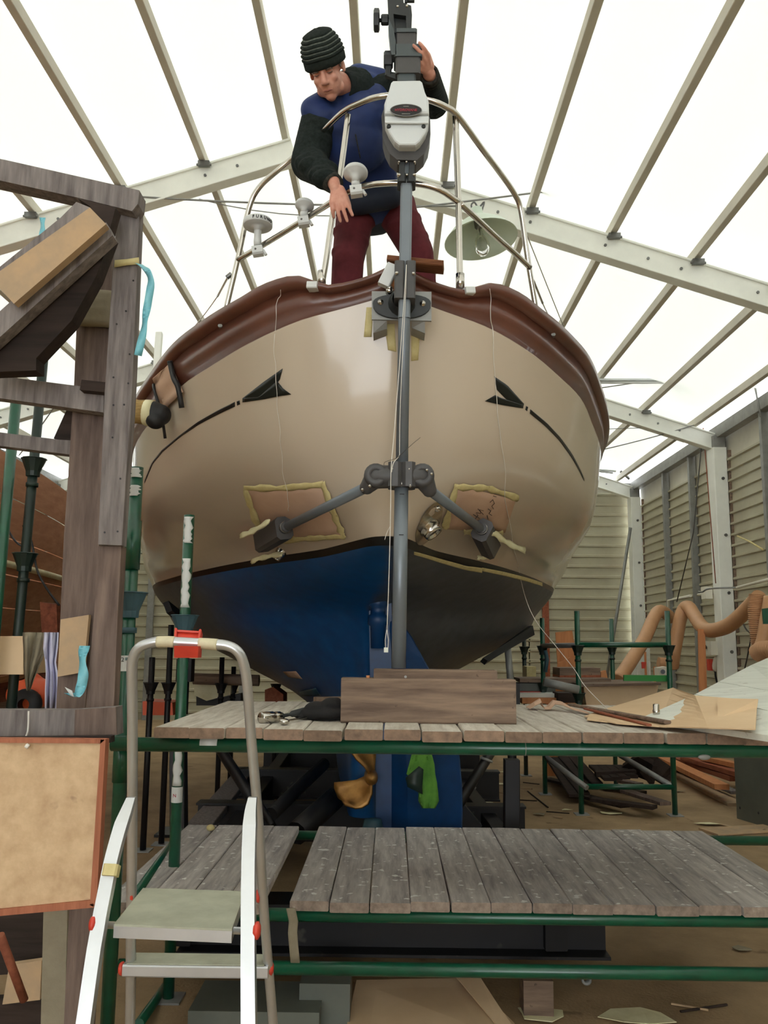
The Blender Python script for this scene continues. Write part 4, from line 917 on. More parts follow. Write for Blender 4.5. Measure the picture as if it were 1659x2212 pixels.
# facial details as thin pieces
for s in (-1, 1):
    MB().tube([HL(s*.018, .0955, .018), HL(s*.034, .096, .022), HL(s*.050, .086, .017)], [.003, .0042, .002], 6).build('eyebrow', 'brow', per)
    MB().tube([HL(s*.018, .0885, .007), HL(s*.031, .0925, .0035), HL(s*.044, .084, .006)], [.0012, .0022, .0012], 6).build('eyelid_line', 'brow', per)
MB().tube([HL(-.022, .0905, -.066), HL(-.01, .0965, -.0645), HL(0, .098, -.0655), HL(.01, .0965, -.0645), HL(.022, .0905, -.067)], [.001, .0024, .0026, .0024, .001], 6).build('mouth', 'lips', per)
for s in (-1, 1):
    MB().ell(HL(s*.072, .018, .018), (.005, .014, .018), RH).build('temple_hair', 'hair', per)
# beanie: rolled ribs
hat = []; nr = 22; m = MB(); rings = []
prof = [(.096, .022), (.102, .028), (.103, .056), (.100, .058)]
nrib = 6
for i in range(nrib):
    z0 = .060+i*.0175; 
    for j in range(4):
        z = z0+.0175*j/4.; t = (z-.028)/.160; env = .103*math.sqrt(max(.02, 1-(max(0, t-.18)/.80)**2.1)); prof.append((env+(.0035 if j in (1, 2) else -.0015), z))
prof += [(.045, .166), (.020, .172), (0, .173)]
n = 32; vs = []; fs = []; mi = []
tl = math.radians(-6)
for k, (r, z) in enumerate(prof):
    for i in range(n):
        a = 2*math.pi*i/n; wv = 1+.012*math.sin(a*3+z*40); vs.append(HL(r*math.cos(a)*.96*wv, -.006-(z-.03)*.10+r*math.sin(a)*1.12*wv, z+.0015*math.sin(a*5)))
m.v = [tuple(v) for v in vs]
for k in range(len(prof)-1):
    light = 1 if (k >= 4 and (k-4) % 4 == 3 and k < 4+4*nrib-2) else 0
    for i in range(n): m.f.append([k*n+i, k*n+(i+1) % n, (k+1)*n+(i+1) % n, (k+1)*n+i]); m.mi.append(light); m.sm.append(True)
m.build('beanie', ['hatdark', 'hatlight'], per)
# jacket sleeves + knit
sl = MB()
for sh, el, wr_x, r0, r1, r2 in ((SHR, ELR, WRR, .088, .088, .046), (SHL, ELL, WRL, .084, .074, .048)):
    sl.cap(sh, el, r0, r1); w2 = el.lerp(wr_x, .86); sl.cap(el, w2, r1, r2)
sl.cap(SHR, CH, .09, .12); sl.cap(SHL, CH, .085, .12); sl.cap(neck0+V((0, 0, .02)), CH, .082, .11); sl.cap(CH, PEL.lerp(CH, .3), .14, .14)
rnd = random.Random(4)
for a, b, r in ((ELR, WRR, .075), (SHR, ELR, .090), (SHL, ELL, .080)):     # folds of the sleeve
    for k in range(5):
        f = .15+.16*k; q = a.lerp(b, f); sl.ell(q+V((rnd.uniform(-.018, .018), rnd.uniform(-.02, .0), rnd.uniform(-.018, .018))), (r*(1.0-.25*f)+.004, r*(1-.25*f), r*.55))
baked(sl, 'knit_jacket', 'knit', per, .007, 3)
for el, wr_x, r in ((ELR, WRR, .044), (ELL, WRL, .043)):
    d = (wr_x-el).normalized(); a = wr_x-d*.065; prof = [(r*.9, 0), (r*1.12, .008), (r*1.02, .02), (r*1.06, .035), (r*.98, .05), (r*1.0, .062), (r*.8, .066), (r*.6, .05)]
    MB().lathe(a, d, prof, 20).build('knit_cuff', 'knitcuff', per)
m = MB(); m.lathe(neck0+(HL(0, 0, -.09)-neck0)*.35, (HL(0, -.02, -.05)-neck0), [(.115, -.08), (.095, -.04), (.084, .0), (.078, .03), (.072, .045), (.062, .04), (.056, .02)], 24); m.build('collar', 'knit', per)
# padded vest
vs_ = MB()
VPT = [(772, 205, 3.86, .165, .115), (768, 245, 3.86, .190, .135), (772, 290, 3.90, .185, .145), (774, 335, 3.93, .180, .145), (782, 375, 4.02, .180, .145), (790, 410, 4.08, .180, .145), (796, 438, 4.12, .180, .14)]
for px, py, Y, rx, ry in VPT: vs_.ell(P(px, py, Y), (rx, ry, .075), Matrix.Rotation(math.radians(-35), 3, 'X'), 20, 10)
vs_.cap(P(676, 238, 3.74), P(748, 205, 3.80), .062, .075); vs_.cap(P(775, 172, 3.86), P(822, 176, 3.86), .075, .062)
vs_.ell(P(697, 258, 3.76), (.085, .085, .07)); vs_.ell(P(730, 275, 3.82), (.12, .12, .13)); vs_.ell(P(770, 255, 3.82), (.14, .12, .14)); vs_.ell(P(812, 245, 3.86), (.10, .13, .15)); vs_.ell(P(765, 315, 3.87), (.17, .14, .13))
vest = baked(vs_, 'vest', 'vest', per, .008, 16)
VB = bvh_of(vest)
def onv(px, py, l=.004):
    d = ray(px, py).normalized(); h = VB.ray_cast(EYE, d); return (h[0]-d*l) if h[0] is not None else P(px, py, 3.8)
for ln in ([(712, 352), (760, 360), (822, 352)], [(720, 400), (770, 408), (828, 400)]): MB().tube(smooth_path([onv(x, y, .001) for x, y in ln], 8), .003, 6).build('quilting_seam', 'vestdark', vest)
MB().tube(smooth_path([onv(x, y) for x, y in ((768, 290), (776, 330), (784, 370), (792, 405), (798, 430))], 5), .003, 6).build('vest_zip', 'knitcuff', vest)
hm = MB()
for k in range(3): f = k/2.; hm.ell(PEL+V((0, -.02, -.045*k+.01)), (.20-.012*k, .165, .07), Matrix.Rotation(math.radians(-20), 3, 'X'))
hm.cap(P(770, 440, 4.03), P(845, 425, 4.03), .06, .06)
baked(hm, 'vest_hem', 'vestdark', vest, .009, 4)
tr = MB()
for hi, kn, ft in ((HIR, KNR, FTR), (HIL, KNL, FTL)):
    tr.cap(hi, kn, .105, .082); tr.cap(kn, ft+V((0, 0, .05)), .082, .075)
    for k in range(4): q = hi.lerp(kn, .3+.2*k); tr.ell(q+V((.015*(-1)**k, -.01, 0)), (.094-.006*k, .092-.006*k, .045))
tr.cap(HIR, HIL, .11, .11); tr.cap(HIR, PEL, .115, .13); tr.cap(HIL, PEL, .115, .13)
baked(tr, 'trousers', 'trousers', per, .009, 3)
for ft in (FTR, FTL):
    m = MB(); m.cap(ft+V((0, .03, -.02)), ft+V((0, -.18, -.045)), .05, .042); m.box(ft+V((0, -.07, -.08)), (.09, .28, .02)); baked(m, 'shoe', 'darkplastic', per, .01, 2)
# ================================================================== PLANK DECKS AND SCAFFOLD
def slab(pts, Y, dep, name, m, label=None, cat=None, group=None, par=None):
    Ys = Y if isinstance(Y, (list, tuple)) else [Y]*len(pts)
    o = MB().prism([P(x, y, yy) for (x, y), yy in zip(pts, Ys)], (0, dep, 0)).build(name, m, par)
    if label: tag(o, label, cat, group)
    return o
plk = {}
def plank_proto(wid, L, th, me_): 
    key = (round(wid, 3), round(L, 2), th)
    if key not in plk:
        m = MB(); m.cbox((0, 0, 0), (wid, L, th), .0035, None, 0, 1); o = m.build('plank', me_, None, loc=(0, 0, 0)); plk[key] = o.data; bpy.data.objects.remove(o)
    return plk[key]
def plank(par, x0, x1, ya, yb, ztop, th, me_, seed):
    r = random.Random(seed); wid = round((x1-x0-.004)*200)/200.; L = round((yb-ya)*20)/20.
    o = bpy.data.objects.new('plank', plank_proto(wid, L, th, me_)); COL.objects.link(o); o.parent = par
    off = OFF[par.name]; o.location = V(((x0+x1)/2, ya+L/2+r.uniform(-.012, .012), ztop-th/2+r.uniform(-.0025, .003)))-off; o.rotation_euler = (0, r.uniform(-.008, .008), r.uniform(-.004, .004)+(math.pi if r.random() < .5 else 0)); return o
up = thing('upper_plank_deck', 'upper scaffold deck of pale weathered planks, with the timber block and cardboard on it', 'deck', (0.4, 3.6, 1.163))
fx = [330, 408, 487, 569, 656, 742, 828, 911, 999, 1087, 1168, 1253, 1339, 1427, 1511, 1594, 1680, 1765, 1850]
X_ = [PZ(x, 1573+9*(x-330)/1260., 1.2).x for x in fx]
for i in range(len(fx)-1):
    a, b = X_[i], X_[i+1]; ye = 4.3
    if b > -.12 and a < .46: ye = 3.72
    plank(up, a, b, 2.99, ye, 1.2, .036, ['plank_hi', 'plank_end'], i)
lo = thing('lower_plank_deck', 'lower scaffold deck of grey paint-spattered planks in front of the rudder', 'deck', (0.3, 4.0, .504))
fx = [624, 711, 798, 886, 973, 1058, 1145, 1231, 1318, 1408, 1497, 1587, 1677, 1767]
X_ = [PZ(x, 1946, .54).x for x in fx]
for i in range(len(fx)-1): plank(lo, X_[i], X_[i+1], 3.37, 4.68, .54, .036, ['plank_lo', 'plank_endlo'], 30+i)
bx = [400, 466, 528, 590, 645]; X_ = [PZ(x, 1785, .54).x for x in bx]
for i in range(4): plank(lo, X_[i], X_[i+1], 3.34, 4.68, .535, .036, ['plank_lo', 'plank_endlo'], 60+i)
RT = .0242
def tubeobj(a, b, name, label, m='green', r=RT, cat='scaffold tube', group=None): return tag(MB().tube([a, b], r, 16).build(name, m), label, cat, group)
up_led = tubeobj(V((-.97, 3.05, 1.138)), V((2.6, 3.05, 1.138)), 'scaffold_ledger', 'green tube running under the front edge of the upper deck')
tubeobj(V((-.98, 3.98, 1.138)), V((-.20, 3.98, 1.138)), 'scaffold_ledger', 'short green tube under the left rear of the upper deck')
tubeobj(V((.50, 3.98, 1.138)), V((2.6, 3.98, 1.138)), 'scaffold_ledger', 'green tube under the right rear of the upper deck')
tubeobj(V((-1.0, 3.41, .478)), V((2.6, 3.41, .478)), 'scaffold_ledger', 'green tube under the front edge of the lower deck')
tubeobj(V((-1.0, 3.37, .305)), V((2.6, 3.37, .305)), 'scaffold_ledger', 'lowest front green tube near the floor')
tubeobj(V((-.95, 4.74, .478)), V((2.6, 4.74, .478)), 'scaffold_ledger', 'green tube behind the lower deck, seen at its right end')
tubeobj(P(292, 1935, 3.42), P(392, 1796, 4.62), 'scaffold_transom', 'dusty green tube along the left side of the lower deck', 'green', .019)
tubeobj(P(300, 2212, 3.5), P(372, 2110, 4.2), 'scaffold_brace', 'dusty green diagonal tube behind the stepladder foot', 'green', .019)
for x in (2.3,):
    for y in (3.15, 4.6): tubeobj(V((x, y, 0)), V((x, y, 1.6)), 'scaffold_standard', 'green scaffold upright outside the right side of the decks' if y < 4 else 'green scaffold upright behind the right end of the decks')
def cup(c, par, m='coupler', s=1.0):
    mb = MB(); c = V(c)
    mb.lathe(c, (0, 0, 1), [(.025*s, -.045*s), (.034*s, -.045*s), (.036*s, -.02*s), (.060*s, .042*s), (.066*s, .045*s), (.062*s, .048*s), (.040*s, .0), (.025*s, .0)], 12, smooth=False)
    mb.lathe(c+V((0, 0, -.10*s)), (0, 0, 1), [(.025*s, 0), (.031*s, 0), (.031*s, .02*s), (.025*s, .02*s)], 12)
    return mb.build('cup_coupler', m, par)
def standard(x, y, z0, z1, label, m='green', cups=(), joints=(), r=RT, cm='coupler', lean=(0, 0)):
    o = tag(MB().tube([(x, y, z0), (x+lean[0], y+lean[1], z1)], r, 16).build('scaffold_standard', m), label, 'scaffold tube')
    def at(z): f = (z-z0)/(z1-z0); return V((x+lean[0]*f, y+lean[1]*f, z))
    for z in cups: cup(at(z), o, cm, r/RT)
    for a, b in joints: MB().tube([at(a), at(b)], r*1.18, 16).build('spigot_sleeve', m, o)
    MB().tube([at(z1-.006), at(z1+.001)], r*.8, 12).build('tube_mouth', 'black', o)
    if z0 < .05: MB().box((x, y, .005), (.12, .12, .008)).build('base_plate', 'steel', o)
    return o
s1 = standard(-.955, 3.12, 0, 2.13, 'glossy green scaffold upright beside the stepladder, front left', cups=(1.62,), joints=((1.75, 1.93), (1.0, 1.16)))
s2 = standard(-.93, 3.86, 0, 2.06, 'green scaffold upright with white paint drips, just behind the stepladder hoop', cups=(1.56,), joints=((1.45, 1.52),))
def sticker(o, c, r, z0, z1, m='antenna'):
    mb = MB(); n = 9; vs = []
    for k in range(n): a = -math.pi*.95+k*math.pi*.9/(n-1); vs += [(c[0]+math.cos(a)*r, c[1]+math.sin(a)*r, z0), (c[0]+math.cos(a)*r, c[1]+math.sin(a)*r, z1)]
    mb.add(vs, [(2*i, 2*i+2, 2*i+3, 2*i+1) for i in range(n-1)]); return mb.build('sticker', m, o)
st = sticker(s1, (-.955, 3.12), .0249, 1.385, 1.44); text_obj('2', 'lettering', 'ink', st, (-.962, 3.094, 1.425), (1, 0, 0), (0, 0, 1), .022); MB().box((-.947, 3.0942, 1.428), (.012, .001, .010)).build('green_mark', 'green', st)
st = sticker(s2, (-.93, 3.86), .0249, .80, .865); text_obj('N', 'lettering', 'red', st, (-.935, 3.834, .83), (1, 0, 0), (0, 0, 1), .02)
def drip(o, c, r, z0, z1, seed):
    rnd = random.Random(seed); mb = MB(); n = 12; rows = []
    for i in range(n+1):
        z = z0+(z1-z0)*i/n; a0 = -2.3+rnd.uniform(-.3, .3); a1 = -.7+rnd.uniform(-.35, .35); rows.append([V((c[0]+math.cos(a0+(a1-a0)*j/5)*r, c[1]+math.sin(a0+(a1-a0)*j/5)*r, z)) for j in range(6)])
    mb.sheet(rows, .0006); return mb.build('paint_drip', 'antenna', o)
drip(s2, (-.93, 3.86), .0252, 1.64, 1.86, 1); drip(s2, (-.93, 3.86), .0252, 1.93, 2.05, 2); drip(s2, (-.93, 3.86), .0252, .87, 1.13, 3)
drip(s1, (-.955, 3.12), .0252, 2.02, 2.06, 4); drip(s1, (-.955, 3.12), .0252, 2.09, 2.125, 5)
MB().tube([(-.66, 3.05, 1.142), (-.60, 3.05, 1.142)], .0248, 14).build('sticker', 'antenna', up_led)
MB().tube([(.46, 3.05, 1.138), (.463, 3.05, 1.138)], .0252, 14).build('weld_mark', 'steel', up_led)
for x in (1.02,): tag(MB().ell((1.07, 3.03, 1.118), (.022, .006, .010)).build('tape_scrap', 'steel'), 'scrap of pale tape stuck to the upper green tube, far right', 'tape')
# hanging rag of plastic off the lower ledger
tg = MB().sheet([[P(622+dx+(j-2)*5, y, 3.36) for j in range(5)] for y, dx in ((1962, 6), (1990, 12), (2015, 10), (2040, 12), (2060, 14), (2082, 16))], .002).build('plastic_rag', 'beigecloth'); tag(tg, 'dirty plastic rag hanging from the lower green tube by the ladder', 'rag')
# timber block under the shaft, with a plank on it
bl = tag(MB().beam(P(738, 1511, 3.30), P(1111, 1515, 3.30), .10, .163, up=(0, 0, 1), ch=.006).build('timber_block', 'timber'), 'thick rough wooden block on the upper deck carrying the grey shaft', 'timber')
tag(MB().beam(P(808, 1455, 3.32), P(1070, 1458, 3.32), .12, .036, ch=.003).build('board_offcut', 'timber'), 'short brown board lying on top of the thick wooden block', 'timber')
MB().cyl(P(795, 1467, 3.28), P(795, 1459, 3.28), .007).build('screw_head', 'orangewood', bl)
MB().cyl(P(876, 1462, 3.255), P(876, 1462, 3.248), .005).build('screw_head', 'steel', bl)
# tools on the deck ---------------------------------------------------
def lying(px0, px1, py, z, prof, name, label, cat, m='chrome', dy=0):
    a = PZ(px0, py, z); b = PZ(px1, py+dy, z); ax1 = b-a; L = ax1.length; return tag(MB().lathe(a, ax1, [(r, t*L) for r, t in prof], 16).build(name, m), label, cat)
s_ = lying(563, 604, 1551, 1.222, [(0, 0), (.019, 0), (.021, .03), (.021, .62), (.017, .68), (.019, .74), (.019, 1), (.012, 1), (.012, .9), (0, .9)], 'socket', 'large chrome socket lying on the upper deck, left of the ratchet', 'socket', 'chrome', -3)
r_ = thing('ratchet', 'dark socket ratchet lying on the upper deck behind the tools', 'ratchet', PZ(630, 1548, 1.2))
MB().lathe(PZ(600, 1549, 1.215), PZ(655, 1537, 1.23)-PZ(600, 1549, 1.215), [(0, 0), (.014, 0), (.015, .02), (.007, .03), (.006, .055), (.012, .065), (.015, .12), (.013, .14), (0, .15)], 14).build('handle', 'darkplastic', r_)
m = MB(); m.ell(PZ(614, 1559, 1.213), (.019, .019, .012)); rh = m.build('ratchet_head', 'chrome', r_)
w_ = thing('wrench', 'small shiny wrench lying in front of the black cloth on the upper deck', 'wrench', PZ(640, 1556, 1.2))
MB().beam(PZ(620, 1557, 1.21), PZ(662, 1549, 1.212), .012, .006).build('shank', 'chrome', w_); MB().lathe(PZ(666, 1551, 1.207), (0, 0, 1), [(.006, 0), (.013, 0), (.013, .009), (.006, .009), (.006, 0)], 14).build('ring_end', 'chrome', w_)
cl = MB()
rnd = random.Random(3); base = PZ(700, 1552, 1.205)
for q in [(0, 0, .02, .10, .06, .03), (-.03, 0, .03, .05, .05, .035), (.03, 0, .05, .045, .04, .03), (.045, .0, .062, .022, .022, .018), (-.08, 0, .01, .04, .035, .012), (.08, 0, .01, .035, .03, .015), (.02, -.03, .02, .05, .03, .022)]: cl.ell(base+V(q[:3]), q[3:])
for k in range(14): cl.ell(base+V((rnd.uniform(-.07, .07), rnd.uniform(-.03, .03), rnd.uniform(.01, .04))), (.02, .012, .014))
tag(baked(cl, 'black_rag', 'blackcloth', None, .004, 3), 'crumpled black cloth against the left end of the wooden block', 'cloth')
tag(MB().beam(PZ(680, 1519, 1.2)+V((0, 0, .014)), PZ(738, 1518, 1.2)+V((0, 0, .014)), .05, .03).build('wood_offcut', 'timber'), 'small pale wood offcut behind the black cloth', 'wood')
# cardboard and scraps on the right of the deck
def flat(pts, z, th, name, m, label, cat, curl=0, group=None):
    zs = z if isinstance(z, (list, tuple)) else [z]*len(pts)
    return tag(MB().prism([PZ(x, y, zz) for (x, y), zz in zip(pts, zs)], (0, 0, th)).build(name, m), label, cat, group)
nr_ = [(1262, 1548, 1.208), (1330, 1563, 1.210), (1424, 1570, 1.213), (1530, 1573, 1.232), (1632, 1576, 1.240)]; fr_ = [(1300, 1534, 1.212), (1380, 1510, 1.232), (1454, 1486, 1.270), (1502, 1503, 1.296), (1636, 1514, 1.296)]
rows = []
for k in range(5):
    a_, b_2 = PZ(*nr_[k]), PZ(*fr_[k]); rows.append([a_.lerp(b_2, j/5.) for j in range(6)])
tag(MB().sheet(rows, .004, smooth=False).build('cardboard_sheet', 'cardboard'), 'large cardboard sheet on the right of the upper deck', 'cardboard')
flat([(1550, 1556), (1632, 1551), (1638, 1513), (1550, 1511)], [1.245, 1.248, 1.305, 1.300], .005, 'cardboard_flap', 'cardboard', 'raised cardboard flap at the right end of the cardboard sheet', 'cardboard')
flat([(1270, 1550), (1425, 1570), (1440, 1573), (1300, 1560), (1268, 1556)], 1.206, .004, 'cardboard_strip', 'cardboard', 'narrow cardboard strip under the front edge of the big sheet', 'cardboard')
tag(MB().beam(PZ(1232, 1522, 1.225), PZ(1442, 1560, 1.228), .028, .012).build('wood_stick', 'timber'), 'thin brown stick lying across the cardboard sheet', 'stick')
tag(MB().beam(PZ(1265, 1531, 1.222), PZ(1402, 1566, 1.218), .02, .008).build('wood_stick', 'redbrown'), 'flat brown splinter lying just under the thin stick', 'stick')
def crumple(pl, z0, name, m, label, cat, hgt=.05, seed=0):
    rnd = random.Random(seed); rows = []
    for i, (x, y, w_, h) in enumerate(pl):
        a = PZ(x, y, z0); rows.append([a+V((rnd.uniform(-.004, .004), -w_*.5+w_*j/3., h*(1-.25*abs(j-1.5))+.001*j)) for j in range(4)])
    return tag(MB().sheet(rows, .003, smooth=False).build(name, m), label, cat)
crumple([(1140, 1532, .06, .006), (1152, 1532, .08, .03), (1166, 1530, .10, .046), (1174, 1534, .08, .012), (1184, 1534, .08, .012), (1196, 1532, .11, .042), (1212, 1534, .11, .040), (1235, 1538, .09, .02), (1270, 1543, .05, .006)], 1.203, 'torn_cardboard', 'cardpink', 'torn curled strip of cardboard on the deck right of the block', 'cardboard', seed=2)
crumple([(1538, 1576, .02, .006), (1555, 1572, .03, .012), (1568, 1568, .03, .02), (1578, 1562, .02, .026)], 1.222, 'torn_flap', 'cardpink', 'small torn paper curl at the front of the cardboard sheet', 'cardboard', seed=4)
a = PZ(1418, 1547, 1.225); sk_ = tag(MB().lathe(a, (0, 0, 1), [(0, 0), (.0135, 0), (.0135, .022), (.0115, .025), (.0115, .044), (.009, .046), (0, .046)], 18).build('socket', 'chrome'), 'small chrome socket standing upright on the cardboard sheet', 'socket')
# white-painted boards of the side ramp
rp = thing('white_board_ramp', 'pale white-painted wide boards sloping away at the right end of the deck', 'boards', PZ(1560, 1520, 1.23))
L_ = [((1384, 1551, 1.222), (1700, 1596, 1.222)), ((1501, 1500, 1.283), (1700, 1545, 1.264)), ((1552, 1473, 1.315), (1700, 1499, 1.302)), ((1622, 1437, 1.37), (1700, 1452, 1.362)), ((1668, 1417, 1.41), (1700, 1422, 1.405))]
for (a, b), (c, d) in zip(L_[:-1], L_[1:]):
    q = [PZ(*a), PZ(*b), PZ(*d), PZ(*c)]; g_ = (q[3]-q[0]).normalized()*.012
    MB().prism([q[0]+g_, q[1]+g_, q[2], q[3]], (0, 0, -.02)).build('board', 'whitewood', rp)
tag(MB().box(PZ(1442, 1496, 1.22), (.04, .03, .003)).build('paper_label', 'antenna'), 'small white label on the far corner of the cardboard sheet', 'label')
# ================================================================== STEPLADDER
lad = thing('stepladder', 'small aluminium stepladder with a rounded hoop and red plastic fittings, front left', 'stepladder', (-.52, 2.3, 0))
def PL(px, py, Y0, k, z0=1.5):
    d = ray(px, py); s = d.z/d.y; Y = (Y0+k*(z0-1.5))/(1+k*s); return P(px, py, Y)
K = .33; hp = [(275, 2420), (281, 2212), (283, 2000), (285, 1850), (286, 1700), (286, 1560), (285, 1460), (287, 1425), (300, 1400), (325, 1389), (350, 1386), (400, 1388), (450, 1391), (488, 1394), (512, 1406), (526, 1432), (534, 1480), (543, 1600), (552, 1700), (560, 1800), (571, 1980), (590, 2212), (606, 2420)]
hpts = [PL(x, y, 2.1, K) for x, y in hp]
for e in (0, -1): q = hpts[e]; n_ = hpts[1 if e == 0 else -2]; d = (q-n_); hpts[e] = n_+d*((n_.z-.01)/(-d.z))
hp_s = smooth_path(hpts, 4); prof = [(.0125*math.cos(t), .0165*math.sin(t)) for t in [k*math.pi/8 for k in range(16)]]
m = MB(); m.sweep(hp_s, prof, up=(0, 1, .05), smooth=True); m.build('hoop_rail', 'ladderalu', lad)
def wrap(px0, px1, name='tape_wrap', mt='laddertape'):
    seg = [PL(x, y, 2.1, K) for x, y in px0]; m = MB(); m.sweep(smooth_path(seg, 4), [(p[0]*1.10, p[1]*1.08) for p in prof], up=(0, 1, .05), smooth=True); m.build(name, mt, lad)
wrap([(430, 1390), (452, 1391), (470, 1392.5)], 0); wrap([(340, 1386.5), (360, 1386), (378, 1387)], 0)
for px, sgn in ((0, -1), (1, 1)):
    pl = [(284, 1722), (275, 1748), (262, 1785), (243, 1855), (228, 1930), (214, 2005), (183, 2212), (160, 2380)] if px == 0 else [(546, 1722), (542, 1750), (540, 1790), (538, 1850), (537, 1930), (537, 2005), (538, 2212), (540, 2400)]
    pts = [PL(x, y, 2.02, -.42) for x, y in pl]; d = pts[-1]-pts[-2]; pts[-1] = pts[-2]+d*((pts[-2].z-.01)/(-d.z))
    pp = smooth_path(pts, 4); m = MB(); n = len(pp); vs = []
    for i, q in enumerate(pp):
        f = min(1, i/7.); wx = .009+.0045*f; wy = .006+.006*f
        vs += [q+V((-wx, -wy, 0)), q+V((wx, -wy, 0)), q+V((wx, wy, 0)), q+V((-wx, wy, 0))]
    m.add(vs, [(i*4+j, i*4+(j+1) % 4, (i+1)*4+(j+1) % 4, (i+1)*4+j) for i in range(n-1) for j in range(4)]+[(3, 2, 1, 0), (4*n-4, 4*n-3, 4*n-2, 4*n-1)]); m.build('support_leg', 'ladderalu', lad)
    MB().lathe(pts[-1]+V((0, 0, -.008)), (0, 0, 1), [(0, 0), (.02, 0), (.018, .03), (0, .03)], 10).build('foot_cap', 'redclip', lad)
zp = PL(374, 2003, 2.02, -.42).z
A, B_, C_, D_ = PZ(246, 1996, zp), PZ(501, 2007, zp), PZ(529, 1925, zp), PZ(309, 1918, zp)
MB().prism([A, B_, C_, D_], (0, 0, -.004)).build('platform_top', 'steptop', lad)
m = MB(); m.prism([A+V((0, 0, -.004)), B_+V((0, 0, -.004)), C_+V((0, 0, -.004)), D_+V((0, 0, -.004))], (0, 0, -.022)); m.build('platform_frame', 'ladderalu', lad)
MB().cyl((A+(A-B_)*.16)+V((0, .03, -.012)), (B_+(B_-A)*.17)+V((0, .03, -.012)), .007).build('pivot_rod', 'ladderalu', lad)
z2 = zp-.235
q0 = PL(272, 2088, 2.1, K); q1 = PL(582, 2092, 2.1, K)
m = MB(); m.beam(q0+V((.0, .01, 0)), q1+V((0, .01, 0)), .085, .03); m.build('step', 'ladderalu', lad)
m = MB(); m.beam(q0+V((.01, .01, .0165)), q1+V((-.01, .01, .0165)), .08, .003); m.build('step_tread', 'steptop', lad)
q0 = PL(270, 2330, 2.1, K); q1 = PL(596, 2335, 2.1, K); MB().beam(q0, q1, .085, .03).build('step', 'ladderalu', lad)
for px, py, Y0, k in ((291, 1932, 2.1, K), (553, 1935, 2.1, K), (209, 1996, 2.02, -.42), (548, 2010, 2.02, -.42), (268, 2092, 2.1, K), (580, 2092, 2.1, K)):
    c = PL(px, py, Y0, k); MB().lathe(c+V((-.012 if px < 400 else .0, 0, 0)), (1, 0, 0), [(0, 0), (.013, 0), (.017, .005), (.017, .009), (.010, .013), (0, .013)], 12).build('plastic_bush', 'redclip', lad)
m = MB(); q = [PL(377, 1421, 2.07, K), PL(428, 1421, 2.07, K), PL(429, 1396, 2.06, K), PL(377, 1395, 2.06, K)]
m.prism([v+V((0, -.004, 0)) for v in q], (0, .04, 0)); q = [PL(380, 1397, 2.09, K), PL(428, 1398, 2.09, K), PL(434, 1366, 2.14, K), PL(382, 1363, 2.14, K)]
m.prism(q, (0, .006, 0)); m.beam(q[0], q[3], .006, .022, up=(0, 1, 0)); m.beam(q[1], q[2], .006, .022, up=(0, 1, 0)); m.beam(q[3], q[2], .022, .006, up=(0, 0, 1)); m.build('hoop_clip', 'redclip', lad)
MB().beam(PL(243, 1868, 2.01, -.42), PL(238, 1893, 2.01, -.42), .030, .028, up=(0, 1, 0)).build('tape_wrap', 'tape', lad)
# ================================================================== TIMBER STRUCTURE AT LEFT (near)
slab([(-80, 328), (10, 345), (301, 411), (298, 440), (285, 456), (262, 450), (168, 427), (-80, 372)], 2.50, .07, 'timber_beam', 'greytimber', 'dark weathered beam across the top left corner on the upright post', 'timber')
slab([(253, 452), (301, 452), (295, 600), (289, 760), (283, 884), (272, 1030), (263, 1178), (212, 1176), (226, 850), (240, 640)], 2.55, .045, 'timber_post', 'greytimber', 'grey nail-marked timber post at left, in front of the wider post', 'timber')
tpost = bpy.data.objects['timber_post']
for px, py in ((288, 606), (272, 672), (252, 700), (280, 765), (245, 815), (277, 828), (245, 875), (268, 874), (243, 945), (260, 1034), (226, 1150), (254, 1148)): MB().cyl(P(px, py, 2.551), P(px, py, 2.547), .003, 8).build('nail_head', 'black', tpost)
slab([(212, 1180), (262, 1180), (254, 1330), (247, 1500), (243, 1560), (183, 1560), (190, 1480), (205, 1300)], 2.58, .05, 'timber_post', 'browntimber', 'stained brown lower length of the left timber post above the horizontal beam', 'timber')
slab([(166, 690), (186, 640), (240, 530), (243, 700), (226, 850), (214, 1180), (205, 1300), (188, 1480), (180, 1560), (120, 1560), (126, 1430), (138, 1160), (150, 985), (160, 831)], 2.70, .06, 'timber_post', 'browntimber', 'wide brown board post standing behind the grey nail-marked post', 'timber')
slab([(131, 1338), (192, 1328), (180, 1452), (124, 1462)], 2.66, .02, 'board_patch', 'formply', 'paler square board nailed low on the wide brown post', 'timber')
mb = MB()
for k, (yy, r) in enumerate(((640, .028), (655, .034), (672, .036), (688, .03))): mb.cap(P(176, yy, 2.68), P(238, yy+3, 2.68), r*.9, r*.9, 12)
tag(baked(mb, 'cloth_wrap', 'beigecloth', None, .008, 3), 'tan cloth wrapped round the wide brown post', 'cloth')
